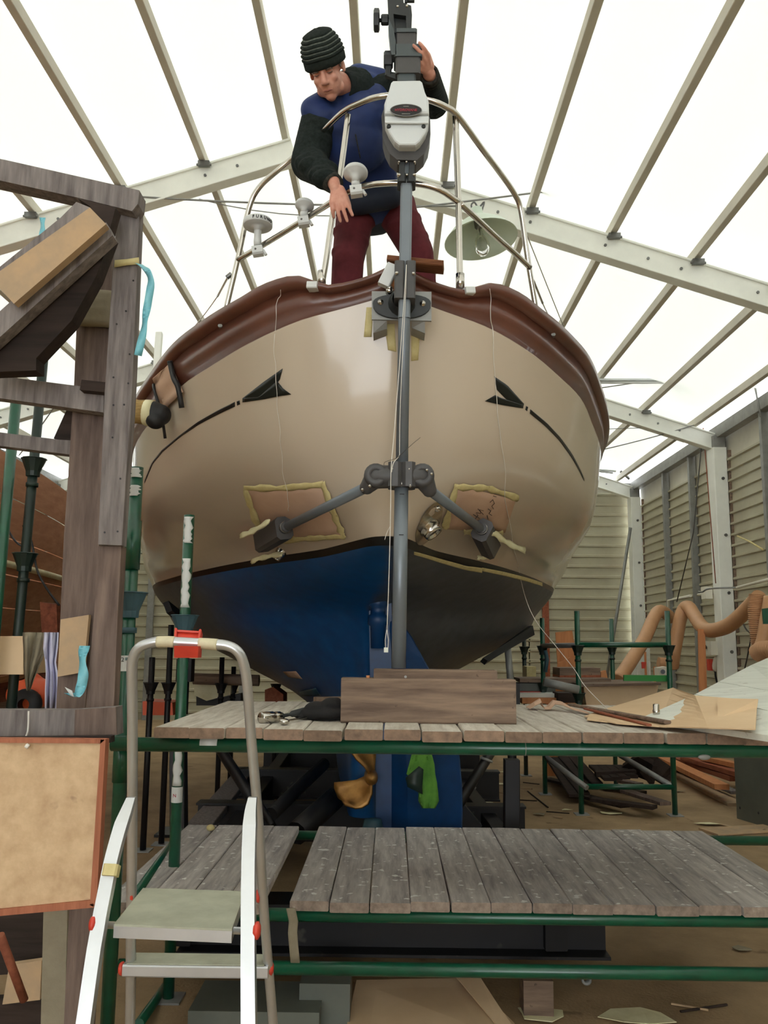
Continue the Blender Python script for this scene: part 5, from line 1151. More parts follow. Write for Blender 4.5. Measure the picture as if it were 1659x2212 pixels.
# inclined formwork: face board, edge beam, dark sheet standing in for the shaded underside
slab([(194, 448), (229, 484), (30, 656), (-22, 601)], 2.30, .03, 'face_board', 'formply', 'slanting tan board on the upper left timber frame', 'timber')
slab([(165, 436), (194, 448), (0, 588), (-80, 646), (-80, 632), (0, 576), (131, 470)], 2.36, .05, 'slanted_batten', 'greytimber', 'thin grey batten along the upper edge of the slanting tan board', 'timber')
slab([(229, 480), (243, 508), (0, 728), (-80, 800), (-80, 745), (0, 672), (30, 645)], 2.36, .05, 'slanted_beam', 'greytimber', 'grey slanting beam below the tan board at upper left', 'timber')
slab([(242, 506), (208, 596), (155, 692), (78, 774), (78, 800), (-80, 806), (-80, 795), (0, 722)], 2.42, .06, 'shaded_underside', 'darktimber', 'dark sheet standing in for the shaded underside of the slanting beam', 'timber')
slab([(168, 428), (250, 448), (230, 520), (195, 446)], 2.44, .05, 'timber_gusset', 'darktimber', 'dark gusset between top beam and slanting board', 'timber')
slab([(-60, 803), (0, 812), (225, 841), (223, 891), (0, 860), (-60, 853)], 2.62, .05, 'timber_rail', 'greytimber', 'upper grey rail running to the wide post, mid left', 'timber')
slab([(-60, 925), (0, 934), (130, 950), (217, 955), (217, 990), (0, 963), (-60, 957)], 2.74, .05, 'timber_rail', 'greytimber', 'lower grey rail running to the wide post, mid left', 'timber')
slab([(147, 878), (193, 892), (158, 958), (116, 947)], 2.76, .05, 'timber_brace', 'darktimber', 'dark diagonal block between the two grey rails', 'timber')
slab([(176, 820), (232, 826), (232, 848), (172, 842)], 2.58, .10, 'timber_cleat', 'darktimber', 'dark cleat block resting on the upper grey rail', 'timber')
slab([(-60, 1533), (0, 1534), (150, 1534), (250, 1527), (252, 1588), (0, 1594), (-60, 1594)], 2.42, .06, 'timber_beam', 'greytimber', 'horizontal grey and brown beam above the stained panel', 'timber')
slab([(162, 1533), (250, 1528), (252, 1586), (160, 1590)], 2.415, .004, 'beam_stain', 'browntimber', 'brown varnished end of the horizontal beam above the panel', 'timber')
pn = slab([(-80, 1600), (217, 1602), (196, 1955), (-80, 1980)], 2.30, .02, 'chipboard_panel', 'ply', 'large stained tan panel with reddish wooden edging, lower left', 'panel')
slab([(217, 1598), (228, 1598), (208, 1962), (194, 1955)], 2.292, .03, 'edge_strip', 'plyframe', par=pn); slab([(-80, 1594), (228, 1597), (217, 1606), (-80, 1604)], 2.292, .03, 'edge_strip', 'plyframe', par=pn); slab([(-80, 1972), (196, 1945), (208, 1960), (-80, 1986)], 2.292, .03, 'edge_strip', 'plyframe', par=pn)
slab([(-80, 1594), (240, 1590), (240, 1604), (228, 1606), (228, 1597), (-80, 1596)], 2.34, .03, 'dark_batten', 'darktimber', 'dark gap batten between beam and stained panel', 'timber')
slab([(150, 1950), (212, 1945), (196, 2212), (180, 2420), (126, 2420), (138, 2212)], 2.52, .04, 'timber_post', 'browntimber', 'brown post below the stained panel, lower left', 'timber')
slab([(94, 1960), (146, 1955), (140, 2212), (128, 2420), (70, 2420), (88, 2212)], 2.62, .03, 'leaning_board', 'beigecloth', 'dusty grey-brown board standing left of the lower brown post', 'timber')
slab([(20, 2085), (90, 2075), (86, 2160), (5, 2170)], 2.87, .03, 'scrap_board', 'formply', 'square board scrap in the dark lower left corner', 'timber')
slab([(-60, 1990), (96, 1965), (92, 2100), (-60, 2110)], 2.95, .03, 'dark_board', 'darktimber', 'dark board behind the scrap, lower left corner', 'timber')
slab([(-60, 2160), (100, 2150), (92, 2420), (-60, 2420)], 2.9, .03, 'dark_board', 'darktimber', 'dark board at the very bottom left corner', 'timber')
tag(MB().cyl(P(0, 2020, 2.5), P(52, 2160, 2.6), .012).build('conduit_stick', 'redbrown'), 'thin reddish stick leaning in the lower left corner', 'stick')
# ribbons
def ribbon(pl, Y, w_, name, m, label, seed=0, dy=.0):
    rnd = random.Random(seed); path = smooth_path([P(x, y, Y+dy*i) for i, (x, y) in enumerate(pl)], 4); rows = []
    for i, q in enumerate(path):
        a = .6*math.sin(i*.55+seed); rows.append([q+V((math.cos(a), math.sin(a), 0))*(w_*(j-1)*.5) for j in range(3)])
    return tag(MB().sheet(rows, .0008).build(name, m), label, 'ribbon')
ribbon([(300, 570), (316, 582), (326, 605), (322, 640), (315, 680), (310, 715), (298, 768)], 2.54, .024, 'teal_ribbon', 'teal', 'teal ribbon fluttering from the tape on the grey post', 1)
ribbon([(183, 1395), (178, 1420), (180, 1455), (176, 1480), (166, 1505), (150, 1497)], 2.56, .03, 'teal_ribbon', 'teal', 'crumpled teal ribbon hanging low on the stained brown post', 2)
ribbon([(92, 470), (92, 490), (91, 512)], 2.385, .018, 'teal_ribbon', 'teal', 'short teal ribbon tag above the slanting board', 3)
m = MB(); m.sheet([[P(248, 562, 2.543), P(274, 560, 2.54), P(300, 556, 2.543)], [P(247, 578, 2.543), P(274, 573, 2.54), P(301, 571, 2.543)]], .002); tag(m.build('yellow_tape', 'tape'), 'band of yellow tape round the grey nail-marked post', 'tape')
m = MB(); m.sheet([[P(140, 1484, 2.54), P(156, 1492, 2.54)], [P(152, 1502, 2.54), P(160, 1506, 2.54)]], .001); tag(m.build('paper_scrap', 'antenna'), 'pointed white paper scrap by the low teal ribbon', 'paper')
m = MB(); m.tube(smooth_path([P(62, 1536, 2.40), P(60, 1580, 2.40), P(52, 1598, 2.39), P(58, 1612, 2.28)], 4), .0025, 6); m.cyl(P(56, 1610, 2.28), P(62, 1614, 2.28), .006); tag(m.build('hanging_string', 'thread'), 'white string looped over the horizontal beam at lower left', 'string')
# padded pole end against the hull
pe_ = thing('padded_pole', 'horizontal pole end wrapped in tan rope and black padding against the hull', 'pole', P(250, 890, 4.2))
a, b, c, d, e = P(180, 882, 4.2), P(292, 888, 4.2), P(312, 892, 4.2), P(329, 895, 4.2), P(352, 897, 4.2)
MB().tube([a, b], .05, 14).build('pole', 'timber', pe_); MB().lathe(P(272, 887, 4.2), (e-a), [(.06, 0), (.066, .03), (.060, .06), (.064, .10)], 18).build('rope_wrap', 'rope', pe_)
MB().lathe(P(310, 891, 4.2), (e-a), [(.0, 0), (.060, 0), (.066, .01), (.068, .05), (0, .05)], 18).build('foam_ring', 'tapewhite', pe_)
mb = MB(); mb.cap(P(334, 894, 4.2), P(346, 896, 4.2), .066, .056); mb.ell(P(336, 908, 4.18), (.05, .05, .045)); baked(mb, 'black_padding', 'rubber', pe_, .008, 2)
# rail pad with straps on the left bulwark
def onr(x, y, l=.01): return onhull(x, y, l, RB)
rows = []
for i in range(7):
    f = i/6.; l0 = (333+(360-333)*f, 812+(885-812)*f); r0 = (372+(402-372)*f, 778+(846-778)*f); rows.append([onr(l0[0]+(r0[0]-l0[0])*j/4., l0[1]+(r0[1]-l0[1])*j/4., .018) for j in range(5)])
pd_ = tag(MB().sheet(rows, .006).build('rail_pad', 'cardpink'), 'beige pad strapped over the brown bulwark on the left', 'pad')
def strap(pl, r, label): return tag(MB().tube(smooth_path([onr(x, y, .028) for x, y in pl], 4), r, 8).build('black_strap', 'blackwire'), label, 'strap')
strap([(372, 770), (380, 790), (385, 812), (396, 835), (404, 880)], .014, 'black strap hanging over the bulwark, right edge of the beige pad')
strap([(337, 822), (345, 845), (356, 880), (362, 905), (368, 946)], .008, 'thin dark strap hanging over the bulwark, left edge of the beige pad')
m = MB(); m.beam(P(344, 720, 5.0), P(336, 830, 4.9), .04, .03, up=(0, 1, 0)); tag(m.build('white_post', 'alu'), 'white post standing on deck behind the left bulwark', 'post')
# dark scaffold at far left
standard(P(66, 820, 4.3).x, 4.3, .0, P(66, 770, 4.3).z, 'dark green scaffold upright at far left with two couplers', 'darkgreen', cups=(P(45, 1215, 4.3).z, P(48, 1010, 4.3).z), cm='darkgreen', lean=(.06, 0))
standard(P(6, 1000, 3.9).x, 3.9, .0, P(12, 860, 3.9).z, 'teal-green scaffold upright at the left picture edge', 'green', cups=(), lean=(.04, 0))
# wooden hull at far left ------------------------------------------------
wh = thing('wooden_boat_hull', 'unpainted reddish wooden boat hull behind the timber posts at far left', 'boat', (-4.0, 7, .9))
def wbp(Y, z):
    bs = 1.58*max(0, 1-((Y-4.8)/5.9)**2) if Y > 4.8 else 1.58
    f = max(.0, (z-1.0)/1.65); return V((-4.02+bs*(f**.38), Y, z+.02*(Y-6)**2*.3))
zz = [1.0, 1.12, 1.3, 1.5, 1.72, 1.95, 2.18, 2.42, 2.65]
for k, (a, b) in enumerate(zip(zz[:-1], zz[1:])):
    for sd in (1, -1):
        rows = []
        for i in range(25):
            Y = 3.4+7.2*i/24.; rw = []
            for t in (0, .5, 1):
                q = wbp(Y, a+.006+(b-a-.006)*t); rw.append(q if sd > 0 else V((-8.04-q.x, q.y, q.z)))
            rows.append(rw if sd > 0 else rw[::-1])
        MB().sheet(rows, .008, smooth=False).build('strake', 'woodboat', wh)
MB().beam((-4.02, 3.5, .98), (-4.02, 10.5, .98), .2, .25).build('keel', 'redbrown', wh)
m = MB(); m.tube([wbp(3.6+.5*i, 2.02)+V((.02, 0, 0)) for i in range(13)], .025, 8); m.build('rubbing_strip', 'tapewhite', wh)
for y in (4.5, 7, 9.5): MB().box((-4.02, y, .43), (.5, .2, .86)).build('keel_block', 'timber', wh)
slab([(86, 1300), (122, 1306), (124, 1368), (90, 1366)], 6.0, .3, 'wooden_crate', 'redbrown', 'dark red-brown open crate under the wooden hull', 'crate')
cable(P(10, 1125, 5.0), P(62, 1180, 5.0), .05, .006, 'blackwire', 'black_cable'); bc_ = bpy.data.objects['black_cable']; tag(bc_, 'black cable crossing the wooden hull at upper left', 'cable')
tag(MB().tube(smooth_path([P(50, 1135, 4.6), P(68, 1170, 4.6), P(80, 1230, 4.6), P(100, 1270, 4.6), P(128, 1308, 4.6)], 5), .006, 6).build('black_cable', 'blackwire'), 'black cable hanging down in front of the wooden hull', 'cable')
# things under it
slab([(-60, 1374), (50, 1374), (50, 1457), (-60, 1457)], 4.0, .3, 'cardboard_box', 'cardboard', 'tan cardboard box at the left edge above the beam', 'box')
def drape(pl, Y, name, m, label, seed):
    rnd = random.Random(seed); rows = []
    for y, xa, xb in pl: rows.append([P(xa+(xb-xa)*j/6., y, Y+.04*math.sin(j*2.1+seed+y*.01)+rnd.uniform(-.01, .01)) for j in range(7)])
    return tag(MB().sheet(rows, .004).build(name, m), label, 'cloth')
drape([(1366, 50, 110), (1380, 50, 108), (1410, 52, 98), (1440, 52, 84), (1470, 55, 72), (1492, 58, 64)], 3.7, 'hanging_cloth', 'beigecloth', 'beige cloth hanging beside the cardboard box at left', 1)
drape([(1366, 96, 126), (1400, 94, 124), (1430, 98, 120), (1455, 100, 124), (1490, 98, 126), (1532, 98, 122)], 3.6, 'hanging_cloth', 'lilaccloth', 'white-lilac cloth hanging left of the wide brown post', 2)
cm_ = thing('orange_machine', 'orange wheeled machine standing behind the horizontal beam at left', 'machine', P(60, 1540, 4.6))
mb = MB(); mb.cap(P(45, 1500, 4.6), P(85, 1497, 4.6), .075, .08); mb.ell(P(72, 1478, 4.6), (.05, .05, .06)); baked(mb, 'body', 'orange', cm_, .012, 2)
MB().lathe(P(52, 1522, 4.45), (0, 1, 0), [(.03, -.01), (.075, -.01), (.08, .02), (.075, .05), (.03, .05), (.03, -.01)], 20).build('wheel', 'rubber', cm_)
# ================================================================== RIGHT BACKGROUND
def bstd(px, pyt, Y, label, z0=0.0, cups=(), m='green', r=.024, cm='darkgreen'):
    q = P(px, pyt, Y); return standard(q.x, Y, z0, q.z, label, m, cups=[P(px, c, Y).z for c in cups], r=r, cm=cm)
YS = 7.9
bstd(1246, 1320, YS, 'green upright of the rear scaffold frame, left post of the near pair', cups=(1405, 1508))
bstd(1441, 1320, YS, 'green upright of the rear scaffold frame, right post below the hose', cups=(1405,))
bstd(1171, 1335, YS+1.0, 'green upright of the rear scaffold frame nearest the hull', cups=(1405, 1485))
bstd(1320, 1337, YS+1.6, 'slim green upright with white paint, between the rear scaffold posts', cups=(1405,))
bstd(1132, 1380, YS+2.2, 'short dark green upright just right of the black hull pad', cups=(1405, 1485), m='darkgreen')
tubeobj(P(1246, 1393, YS), P(1441, 1393, YS), 'scaffold_transom', 'dusty green crossbar of the rear scaffold frame')
tubeobj(P(1171, 1395, YS+1.0), P(1246, 1394, YS), 'scaffold_transom', 'dusty grey end crossbar of the rear scaffold frame', 'steel')
tubeobj(P(1262, 1699, YS), P(1458, 1700, YS), 'scaffold_transom', 'low dusty crossbar between the feet of the rear scaffold')
tubeobj(P(1174, 1473, YS-.6), P(1250, 1490, YS-.6), 'scaffold_transom', 'thick grey pipe pointing left beside the rear scaffold post', 'steel', .035)
slab([(1348, 1458), (1441, 1459), (1441, 1472), (1348, 1471)], 7.93, .03, 'green_bar', 'brightgreen', 'bright green steel bar across the foot of the rear scaffold', 'bar')
# hose -------------------------------------------------------------
def hose(pl, r, name, label, m='hose', rings=False):
    path = smooth_path([P(*q) for q in pl], 10 if not rings else 40); rs = r if not rings else [r*(1+.06*(1 if (i % 4) < 2 else -1)) for i in range(len(path))]
    return tag(MB().tube(path, rs, 14).build(name, m), label, 'hose')
hose([(1335, 1470, 10.5), (1365, 1425, 10.8), (1392, 1380, 11.2), (1412, 1335, 11.6), (1424, 1320, 11.9), (1438, 1325, 12.1), (1452, 1338, 12.2), (1464, 1350, 12.2)], .085, 'vacuum_hose', 'tan hose running down left from the peak behind the green upright')
hose([(1452, 1440, 11.8), (1456, 1410, 11.7), (1463, 1370, 11.7), (1470, 1335, 11.7), (1478, 1315, 11.7), (1488, 1312, 11.6), (1500, 1330, 11.4), (1515, 1352, 11.0), (1535, 1362, 10.6), (1570, 1353, 10.2), (1600, 1330, 9.9), (1622, 1308, 9.7), (1640, 1290, 9.5)], .088, 'vacuum_hose', 'long tan hose looping along the right wall with a sagging middle')
hose([(1636, 1285, 9.2), (1634, 1320, 9.2), (1637, 1360, 9.2), (1642, 1400, 9.2)], .085, 'vacuum_hose', 'ribbed tan hose hanging straight down at the right edge', rings=True)
hose([(1665, 1290, 9.0), (1655, 1345, 9.0), (1648, 1385, 9.0), (1636, 1412, 9.0)], .07, 'vacuum_hose', 'smooth tan hose at the very right edge')
hose([(1634, 1412, 8.9), (1650, 1403, 8.8), (1690, 1405, 8.6)], .085, 'vacuum_hose', 'short ribbed hose stub lying above the white boards', rings=True)
hose([(1422, 1432, 11.8), (1440, 1434, 11.8), (1452, 1438, 11.8)], .08, 'vacuum_hose', 'hose stub bending left at the foot of the sagging hose')
MB().lathe(P(1463, 1352, 12.0), (0, .1, 1), [(.10, -.03), (.112, 0), (.10, .03)], 14).build('hose_clamp', 'steel', None); tag(bpy.data.objects['hose_clamp'], 'steel clamp joining the hoses beside the rear upright', 'clamp')
slab([(1647, 1315), (1700, 1308), (1700, 1348), (1650, 1348)], 7.5, .02, 'green_flange', 'green', 'dark green flange plate at the right picture edge', 'plate')
# conduits, boxes on the right wall -----------------------------------
xw = XR-.08
def wall(px, py): return PX(px, py, xw)
def PXl(px, py, x=None): return PX(px, py, x if x is not None else xw)
def pipe(pts, r, name, label, m='whitecable', cat='conduit'): return tag(MB().tube([wall(*p) for p in pts], r, 8).build(name, m), label, cat)
pipe([(1445, 1500), (1444, 1297), (1492, 1287)], .022, 'conduit', 'white conduit rising and turning right on the wall behind the scaffold')
pipe([(1508, 1285), (1535, 1281)], .02, 'conduit', 'short white conduit left of the junction box')
pipe([(1546, 1292), (1551, 1392)], .02, 'conduit', 'vertical white conduit below the junction box')
pipe([(1590, 1270), (1659, 1252), (1720, 1236)], .02, 'conduit', 'white conduit running right from the wall post')
tag(MB().tube(smooth_path([wall(1548, 1278)+V((-.25, 0, 0)), wall(1565, 1279)+V((-.3, 0, 0)), wall(1582, 1272)+V((-.3, 0, 0)), wall(1592, 1269)], 5), .012, 6).build('grey_cable', 'steel'), 'grey cable crossing the wall post from the junction box', 'cable')
jb = tag(MB().box(wall(1542, 1281)+V((-.1, 0, 0)), (.10, .17, .17)).build('junction_box', 'whitecable'), 'white junction box on the right wall beside the post', 'box')
sw = tag(MB().box(wall(1550, 1400)+V((-.08, 0, 0)), (.10, .20, .19)).build('switch_box', 'whitecable'), 'white switch box with a dark knob low on the right wall', 'box')
MB().cyl(wall(1546, 1398)+V((-.14, 0, 0)), wall(1546, 1398)+V((-.18, 0, 0)), .03).build('knob', 'ink', sw)
pg = tag(MB().tube(smooth_path([wall(1552, 1412), wall(1548, 1425), wall(1546, 1440), wall(1544, 1450)], 4), [.03, .03, .03, .04, .045, .045, .05, .05, .05, .045, .04, .03, .02], 10).build('plug', 'whitecable'), 'grey-white plug hanging below the switch box', 'plug')
MB().box(wall(1541, 1436)+V((-.05, 0, 0)), (.06, .08, .16)).build('red_cover', 'redclip', pg)
tag(MB().tube(smooth_path([wall(1545, 1450), wall(1546, 1462), wall(1549, 1475), wall(1552, 1490)], 4), .014, 6).build('black_cable', 'blackwire'), 'black cable below the plug on the right wall', 'cable')
for pts, lb in (([(1540, 1310), (1470, 1400)], ''),): pass
tag(MB().tube(smooth_path([wall(1604, 1345), wall(1612, 1360), wall(1622, 1372), wall(1618, 1400), (wall(1612, 1430)), wall(1606, 1455)], 4), .01, 6).build('wall_cable', 'wire'), 'thin dark cable drooping on the wall left of the hanging hose', 'cable')
tag(MB().tube([wall(1593, 1158), wall(1620, 1170), wall(1648, 1187)], .012, 6).build('wall_string', 'tape'), 'pale cord stretched across the upper right wall panel', 'cord')
tag(MB().tube([PX(1518, 930, 4.50), PX(1498, 1150, 4.4), PX(1462, 1300, 4.3)], .008, 6).build('sloping_wire', 'wire'), 'dark wire sloping down left in front of the right wall', 'wire')
tag(MB().tube([PX(1519, 925, 4.57), PX(1530, 1060, 4.45), PX(1546, 1260, 4.45)], .007, 6).build('hanging_wire', 'redbrown'), 'reddish wire hanging down just left of the big wall post', 'wire')
tag(MB().tube([wall(1622, 792), wall(1634, 850), wall(1643, 900)], .012, 6).build('hook_rod', 'steel'), 'thin steel rod with hook hanging from the roof, far right', 'rod')
# boards leaning by the right wall
def lean(pts, Y, dep, name, m, label, cat='timber'):
    q = [P(x, y, Y) for x, y in pts]
    if cat == 'timber': q = [V((v.x, v.y, .001)) if y >= 1458 else v for v, (x, y) in zip(q, pts)]
    return tag(MB().prism(q, (0, dep, 0)).build(name, m), label, cat)
lean([(1508, 1358), (1523, 1360), (1524, 1460), (1518, 1492), (1506, 1494), (1510, 1450)], 10.6, .02, 'plywood_strip', 'orangewood', 'tall bent strip of pale plywood leaning by the wall post')
lean([(1200, 1366), (1236, 1362), (1250, 1440), (1247, 1470), (1215, 1470)], 10.5, .02, 'plywood_sheet', 'orangewood', 'orange plywood offcut leaning behind the left rear upright')
lean([(1170, 1462), (1205, 1432), (1232, 1420), (1246, 1440), (1246, 1470), (1168, 1470)], 10.1, .02, 'plywood_sheet', 'orangewood', 'low triangular plywood offcut under the leaning sheet')
lean([(1492, 1470), (1504, 1470), (1506, 1498), (1490, 1498)], 10.9, .02, 'plywood_offcut', 'orangewood', 'small orange plywood piece beside the girt post')
lean([(1364, 1400), (1404, 1400), (1402, 1475), (1366, 1475)], 12.6, .03, 'white_board', 'whitewood', 'pale board leaning behind the green bar')
for k, (x0, x1, y0) in enumerate(((1376, 1382, 1405), (1392, 1396, 1408), (1401, 1405, 1430), (1412, 1416, 1440))): lean([(x0, y0), (x1, y0), (x1+2, 1478), (x0+1, 1478)], 12.2-.1*k, .02, 'timber_strip', 'orangewood' if k % 2 else 'whitewood', ['widest pale strip', 'second orange strip', 'third pale strip', 'rightmost thin orange strip'][k]+' leaning behind the green bar')
lean([(1386, 1430), (1396, 1430), (1394, 1444), (1387, 1444)], 12.0, .02, 'red_tag', 'redclip', 'small red tag among the leaning strips', 'tag')
mb = slab([(1423, 1443), (1440, 1440), (1440, 1460), (1424, 1462)], 11.5, .2, 'machine_box', 'whitecable', 'small white machine box behind the right rear upright', 'box')
MB().cyl(P(1432, 1451, 11.5), P(1432, 1451, 11.4), .03).build('socket_hole', 'black', mb)
lean([(1365, 1290), (1370, 1310), (1372, 1480), (1366, 1480)], 15.5, .05, 'white_lath', 'whitewood', 'tall white lath standing at the rear corner post')
# benches and piles behind the deck
bn = slab([(1260, 1479), (1424, 1476), (1418, 1500), (1380, 1530), (1268, 1530)], 8.6, .5, 'workbench', 'cardboard', 'cardboard-covered bench behind the deck on the right', 'bench')
MB().prism([P(1255, 1478, 8.5), P(1428, 1475, 8.5), P(1428, 1480, 8.5), P(1255, 1484, 8.5)], (0, .8, 0)).build('bench_top', 'timber', bn)
slab([(1209, 1443), (1297, 1443), (1297, 1458), (1209, 1459)], 9.2, .4, 'wooden_tray', 'timber', 'dark brown lid of the reddish box behind the deck', 'box')
slab([(1209, 1459), (1297, 1458), (1297, 1469), (1209, 1470)], 9.2, .4, 'brown_box', 'redbrown', 'low red-brown wooden box behind the deck', 'box')
slab([(1298, 1452), (1309, 1448), (1313, 1466), (1298, 1468)], 9.2, .1, 'wood_wedge', 'orangewood', 'small orange wood piece right of the brown box', 'timber')
slab([(1123, 1466), (1320, 1466), (1320, 1476), (1123, 1474)], 8.9, .5, 'shelf_board', 'timber', 'long low shelf board running behind the rear uprights', 'timber')
for k, (x0, x1, y0, y1, Y, m, lb) in enumerate(((1122, 1200, 1476, 1494, 9.0, 'greymetal', 'grey box under the shelf board, nearest the hull'), (1124, 1172, 1494, 1500, 8.9, 'redclip', 'thin red bar on the pile near the hull'), (1122, 1205, 1498, 1508, 8.7, 'whitewood', 'white board on the pile near the hull'), (1128, 1212, 1508, 1520, 8.6, 'orangewood', 'pale board at the bottom of the pile near the hull'), (1206, 1250, 1497, 1518, 8.5, 'darktimber', 'dark stacked offcut left of the bench'), (1138, 1158, 1440, 1466, 9.5, 'tape', 'pale yellow box on the shelf behind the short upright'))): slab([(x0, y0), (x1, y0), (x1, y1), (x0, y1)], Y, .3, 'stored_board' if k else 'metal_box', m, lb, 'board' if k else 'box')
tag(MB().tube([P(1178, 1405, 8.7), P(1182, 1425, 8.7), P(1178, 1452, 8.7)], .02, 8).build('blue_strap', 'badge'), 'short dark strap hanging at the rear left upright', 'strap')
bpy.data.objects['blue_strap'].data.materials[0] = MT['coupler']
# under-deck floor things ----------------------------------------------
cab = MB(); a = PZ(1592, 1768, 0); b = PZ(1592+120, 1810, 0)
zt = P(1588, 1635, a.y).z+.2
cab.prism([V((a.x, a.y, 0)), V((b.x+.1, b.y-.1, 0)), V((b.x+.6, b.y+.6, 0)), V((a.x+.5, a.y+.7, 0))], (0, 0, zt)); co_ = tag(cab.build('metal_cabinet', 'greymetal'), 'grey metal cabinet standing on the floor at the right edge', 'cabinet')
for px, py in ((1594, 1682), (1652, 1700), (1600, 1745), (1640, 1756)): MB().lathe(P(px, py, a.y-.0-(px-1592)*.0012*a.y*.6), (0, -1, 0), [(0, .01), (.012, .008), (.014, 0)], 8).build('rivet', 'ink', co_)
rnd = random.Random(11)
def fl_board(a, b, wd, th, z, m, label, name='floor_board', group=None):
    a = PZ(*a, z); b = PZ(*b, z); return tag(MB().beam(a+V((0, 0, th/2)), b+V((0, 0, th/2)), wd, th, ch=.003).build(name, m), label, 'timber', group)
reds = [((1425, 1640), (1560, 1706), .14, .05, .14, 'orangewood', 'pale orange plank on top of the timber stack'), ((1450, 1640), (1588, 1688), .12, .05, .10, 'redbrown', 'red-brown plank second in the timber stack'),
 ((1480, 1642), (1600, 1678), .12, .05, .16, 'redbrown', 'dark red plank at the back of the timber stack'), ((1400, 1642), (1590, 1742), .16, .03, .0, 'formply', 'lowest pale plank of the timber stack on the floor'), ((1520, 1642), (1610, 1662), .1, .05, .22, 'orangewood', 'topmost orange plank at the right of the timber stack'), ((1440, 1650), (1590, 1716), .10, .03, .06, 'greytimber', 'grey plank wedged in the timber stack')]
for a, b, wd, th, z, m, lb in reds: fl_board(a, b, wd, th, z, m, lb)
# dark slatted pallets heap
pal = [((1190, 1640), (1242, 1716), 0), ((1200, 1638), (1262, 1712), 0), ((1216, 1636), (1280, 1700), 0), ((1238, 1636), (1290, 1690), 0)]
pt_ = thing('slatted_pallet', 'dark slatted wooden panel lying tilted in the heap under the deck', 'pallet', PZ(1230, 1690, 0))
for i, (a, b, z) in enumerate(pal): MB().beam(P(a[0], a[1], 9.6), P(b[0], b[1]+3, 8.4), .11, .025).build('slat', 'darktimber', pt_)
pt2 = thing('slatted_pallet', 'dark slatted pallet lying flat on the heap between the scaffold feet', 'pallet', PZ(1340, 1680, 0))
for i in range(4): MB().beam(P(1282+i*17, 1655, 9.0), P(1316+i*17, 1684-i*2, 8.3), .10, .03).build('slat', 'darktimber', pt2)
MB().beam(P(1286, 1672, 8.5), P(1372, 1668, 8.5), .09, .05).build('cross_slat', 'darktimber', pt2)
pt3 = thing('box_pallet', 'dark open wooden frame leaning at the right of the heap', 'pallet', PZ(1400, 1670, 0))
for a, b in (((1360, 1662), (1395, 1638)), ((1395, 1640), (1440, 1672)), ((1375, 1658), (1412, 1672)), ((1404, 1648), (1398, 1680)), ((1420, 1668), (1445, 1682))): MB().beam(P(*a, 8.8), P(*b, 8.5), .16, .05, up=(0, 1, 0)).build('frame_board', 'darktimber', pt3)
heap = [((1182, 1686), (1240, 1700), 'dark board end poking out left of the heap'), ((1240, 1718), (1350, 1745), 'long dark board lying under the slatted heap'), ((1280, 1730), (1415, 1748), 'dark board lying in front of the heap on the floor'), ((1350, 1712), (1438, 1740), 'brown board pointing right out of the heap'), ((1300, 1700), (1390, 1716), 'dark board in the middle of the heap'), ((1340, 1690), (1382, 1698), 'short grey-brown board on the heap')]
for i, (a, b, lb) in enumerate(heap): fl_board(a, b, .11, .03, .02+.03*(i % 4), 'darktimber' if i not in (3, 5) else 'browntimber', lb)
tubeobj(P(1180, 1636, 8.2), P(1268, 1702, 7.8), 'scaffold_brace', 'grey brace tube sloping down to the left foot of the rear scaffold', 'steel')
tubeobj(P(1340, 1632, 8.5), P(1452, 1698, 7.9), 'scaffold_brace', 'grey brace tube sloping down to the right foot of the rear scaffold', 'steel')
# scraps of paper and splinters on the floor
SCL = ['pale scrap on the floor left of the near scaffold foot', 'large white scrap on the floor between the two scaffold feet', 'pale scrap on the floor just left of the dark square post', 'small scrap on the floor close behind the dark square post', 'large pale scrap on the floor near the grey cabinet', 'tiny scrap on the floor under the lower deck tube, right side', 'white scrap on the floor at the right picture edge, below the lower deck', 'pale scrap on the tan floor board under the lowest tube', 'small scrap on the floor right of the dark square post, higher up', 'small scrap on the floor beside the lowest pale plank', 'tiny scrap beside the near scaffold foot', 'farthest small scrap seen under the deck', 'farthest scrap right of the diagonal prop', 'pale leaf-like scrap at the bottom picture edge, right', 'pale leaf-like scrap at the bottom picture edge, centre']
SPN = ['long thin splinter on the floor slanting down right of the square post', 'short splinter above the long slanting one', 'splinter on the floor left of the near scaffold foot', 'wide dark splinter on the floor below the grey cabinet', 'far splinter on the floor left of the pallet heap', 'tiny splinter just below the near scaffold foot', 'pale level splinter right of the square post', 'upper straw at the bottom right of the floor', 'lower straw at the bottom right of the floor', 'shortest splinter beside the square post']
SCR = [(1165, 1760, .05), (1318, 1757, .09), (1040, 1735, .10), (1076, 1745, .05), (1535, 1781, .10), (1404, 1990, .03), (1600, 2052, .05), (955, 2180, .07), (1080, 1695, .06), (1470, 1710, .05), (1225, 1751, .04), (1090, 1668, .05), (1000, 1640, .05), (1380, 2200, .12), (1170, 2195, .10)]
for i, (x, y, s) in enumerate(SCR):
    c = PZ(x, y, .006); n = 7; pts = [c+V((math.cos(k*2*math.pi/n+i)*s*rnd.uniform(.5, 1.1)*1.3, math.sin(k*2*math.pi/n+i)*s*rnd.uniform(.4, .9), rnd.uniform(0, .012))) for k in range(n)]
    o = tag(MB().prism(pts, (0, 0, .003)).build('paper_scrap', 'tapewhite' if i % 3 else 'beigecloth'), SCL[i], 'scrap', 'pale scraps scattered on the floor')
SPL = [(1140, 1709, 1184, 1744), (1100, 1702, 1150, 1704), (1180, 1753, 1230, 1757), (1555, 1780, 1608, 1792), (1130, 1690, 1165, 1694), (1195, 1764, 1215, 1766), (1120, 1728, 1160, 1730), (1450, 2168, 1530, 2182), (1470, 2185, 1570, 2170), (1080, 1712, 1110, 1718)]
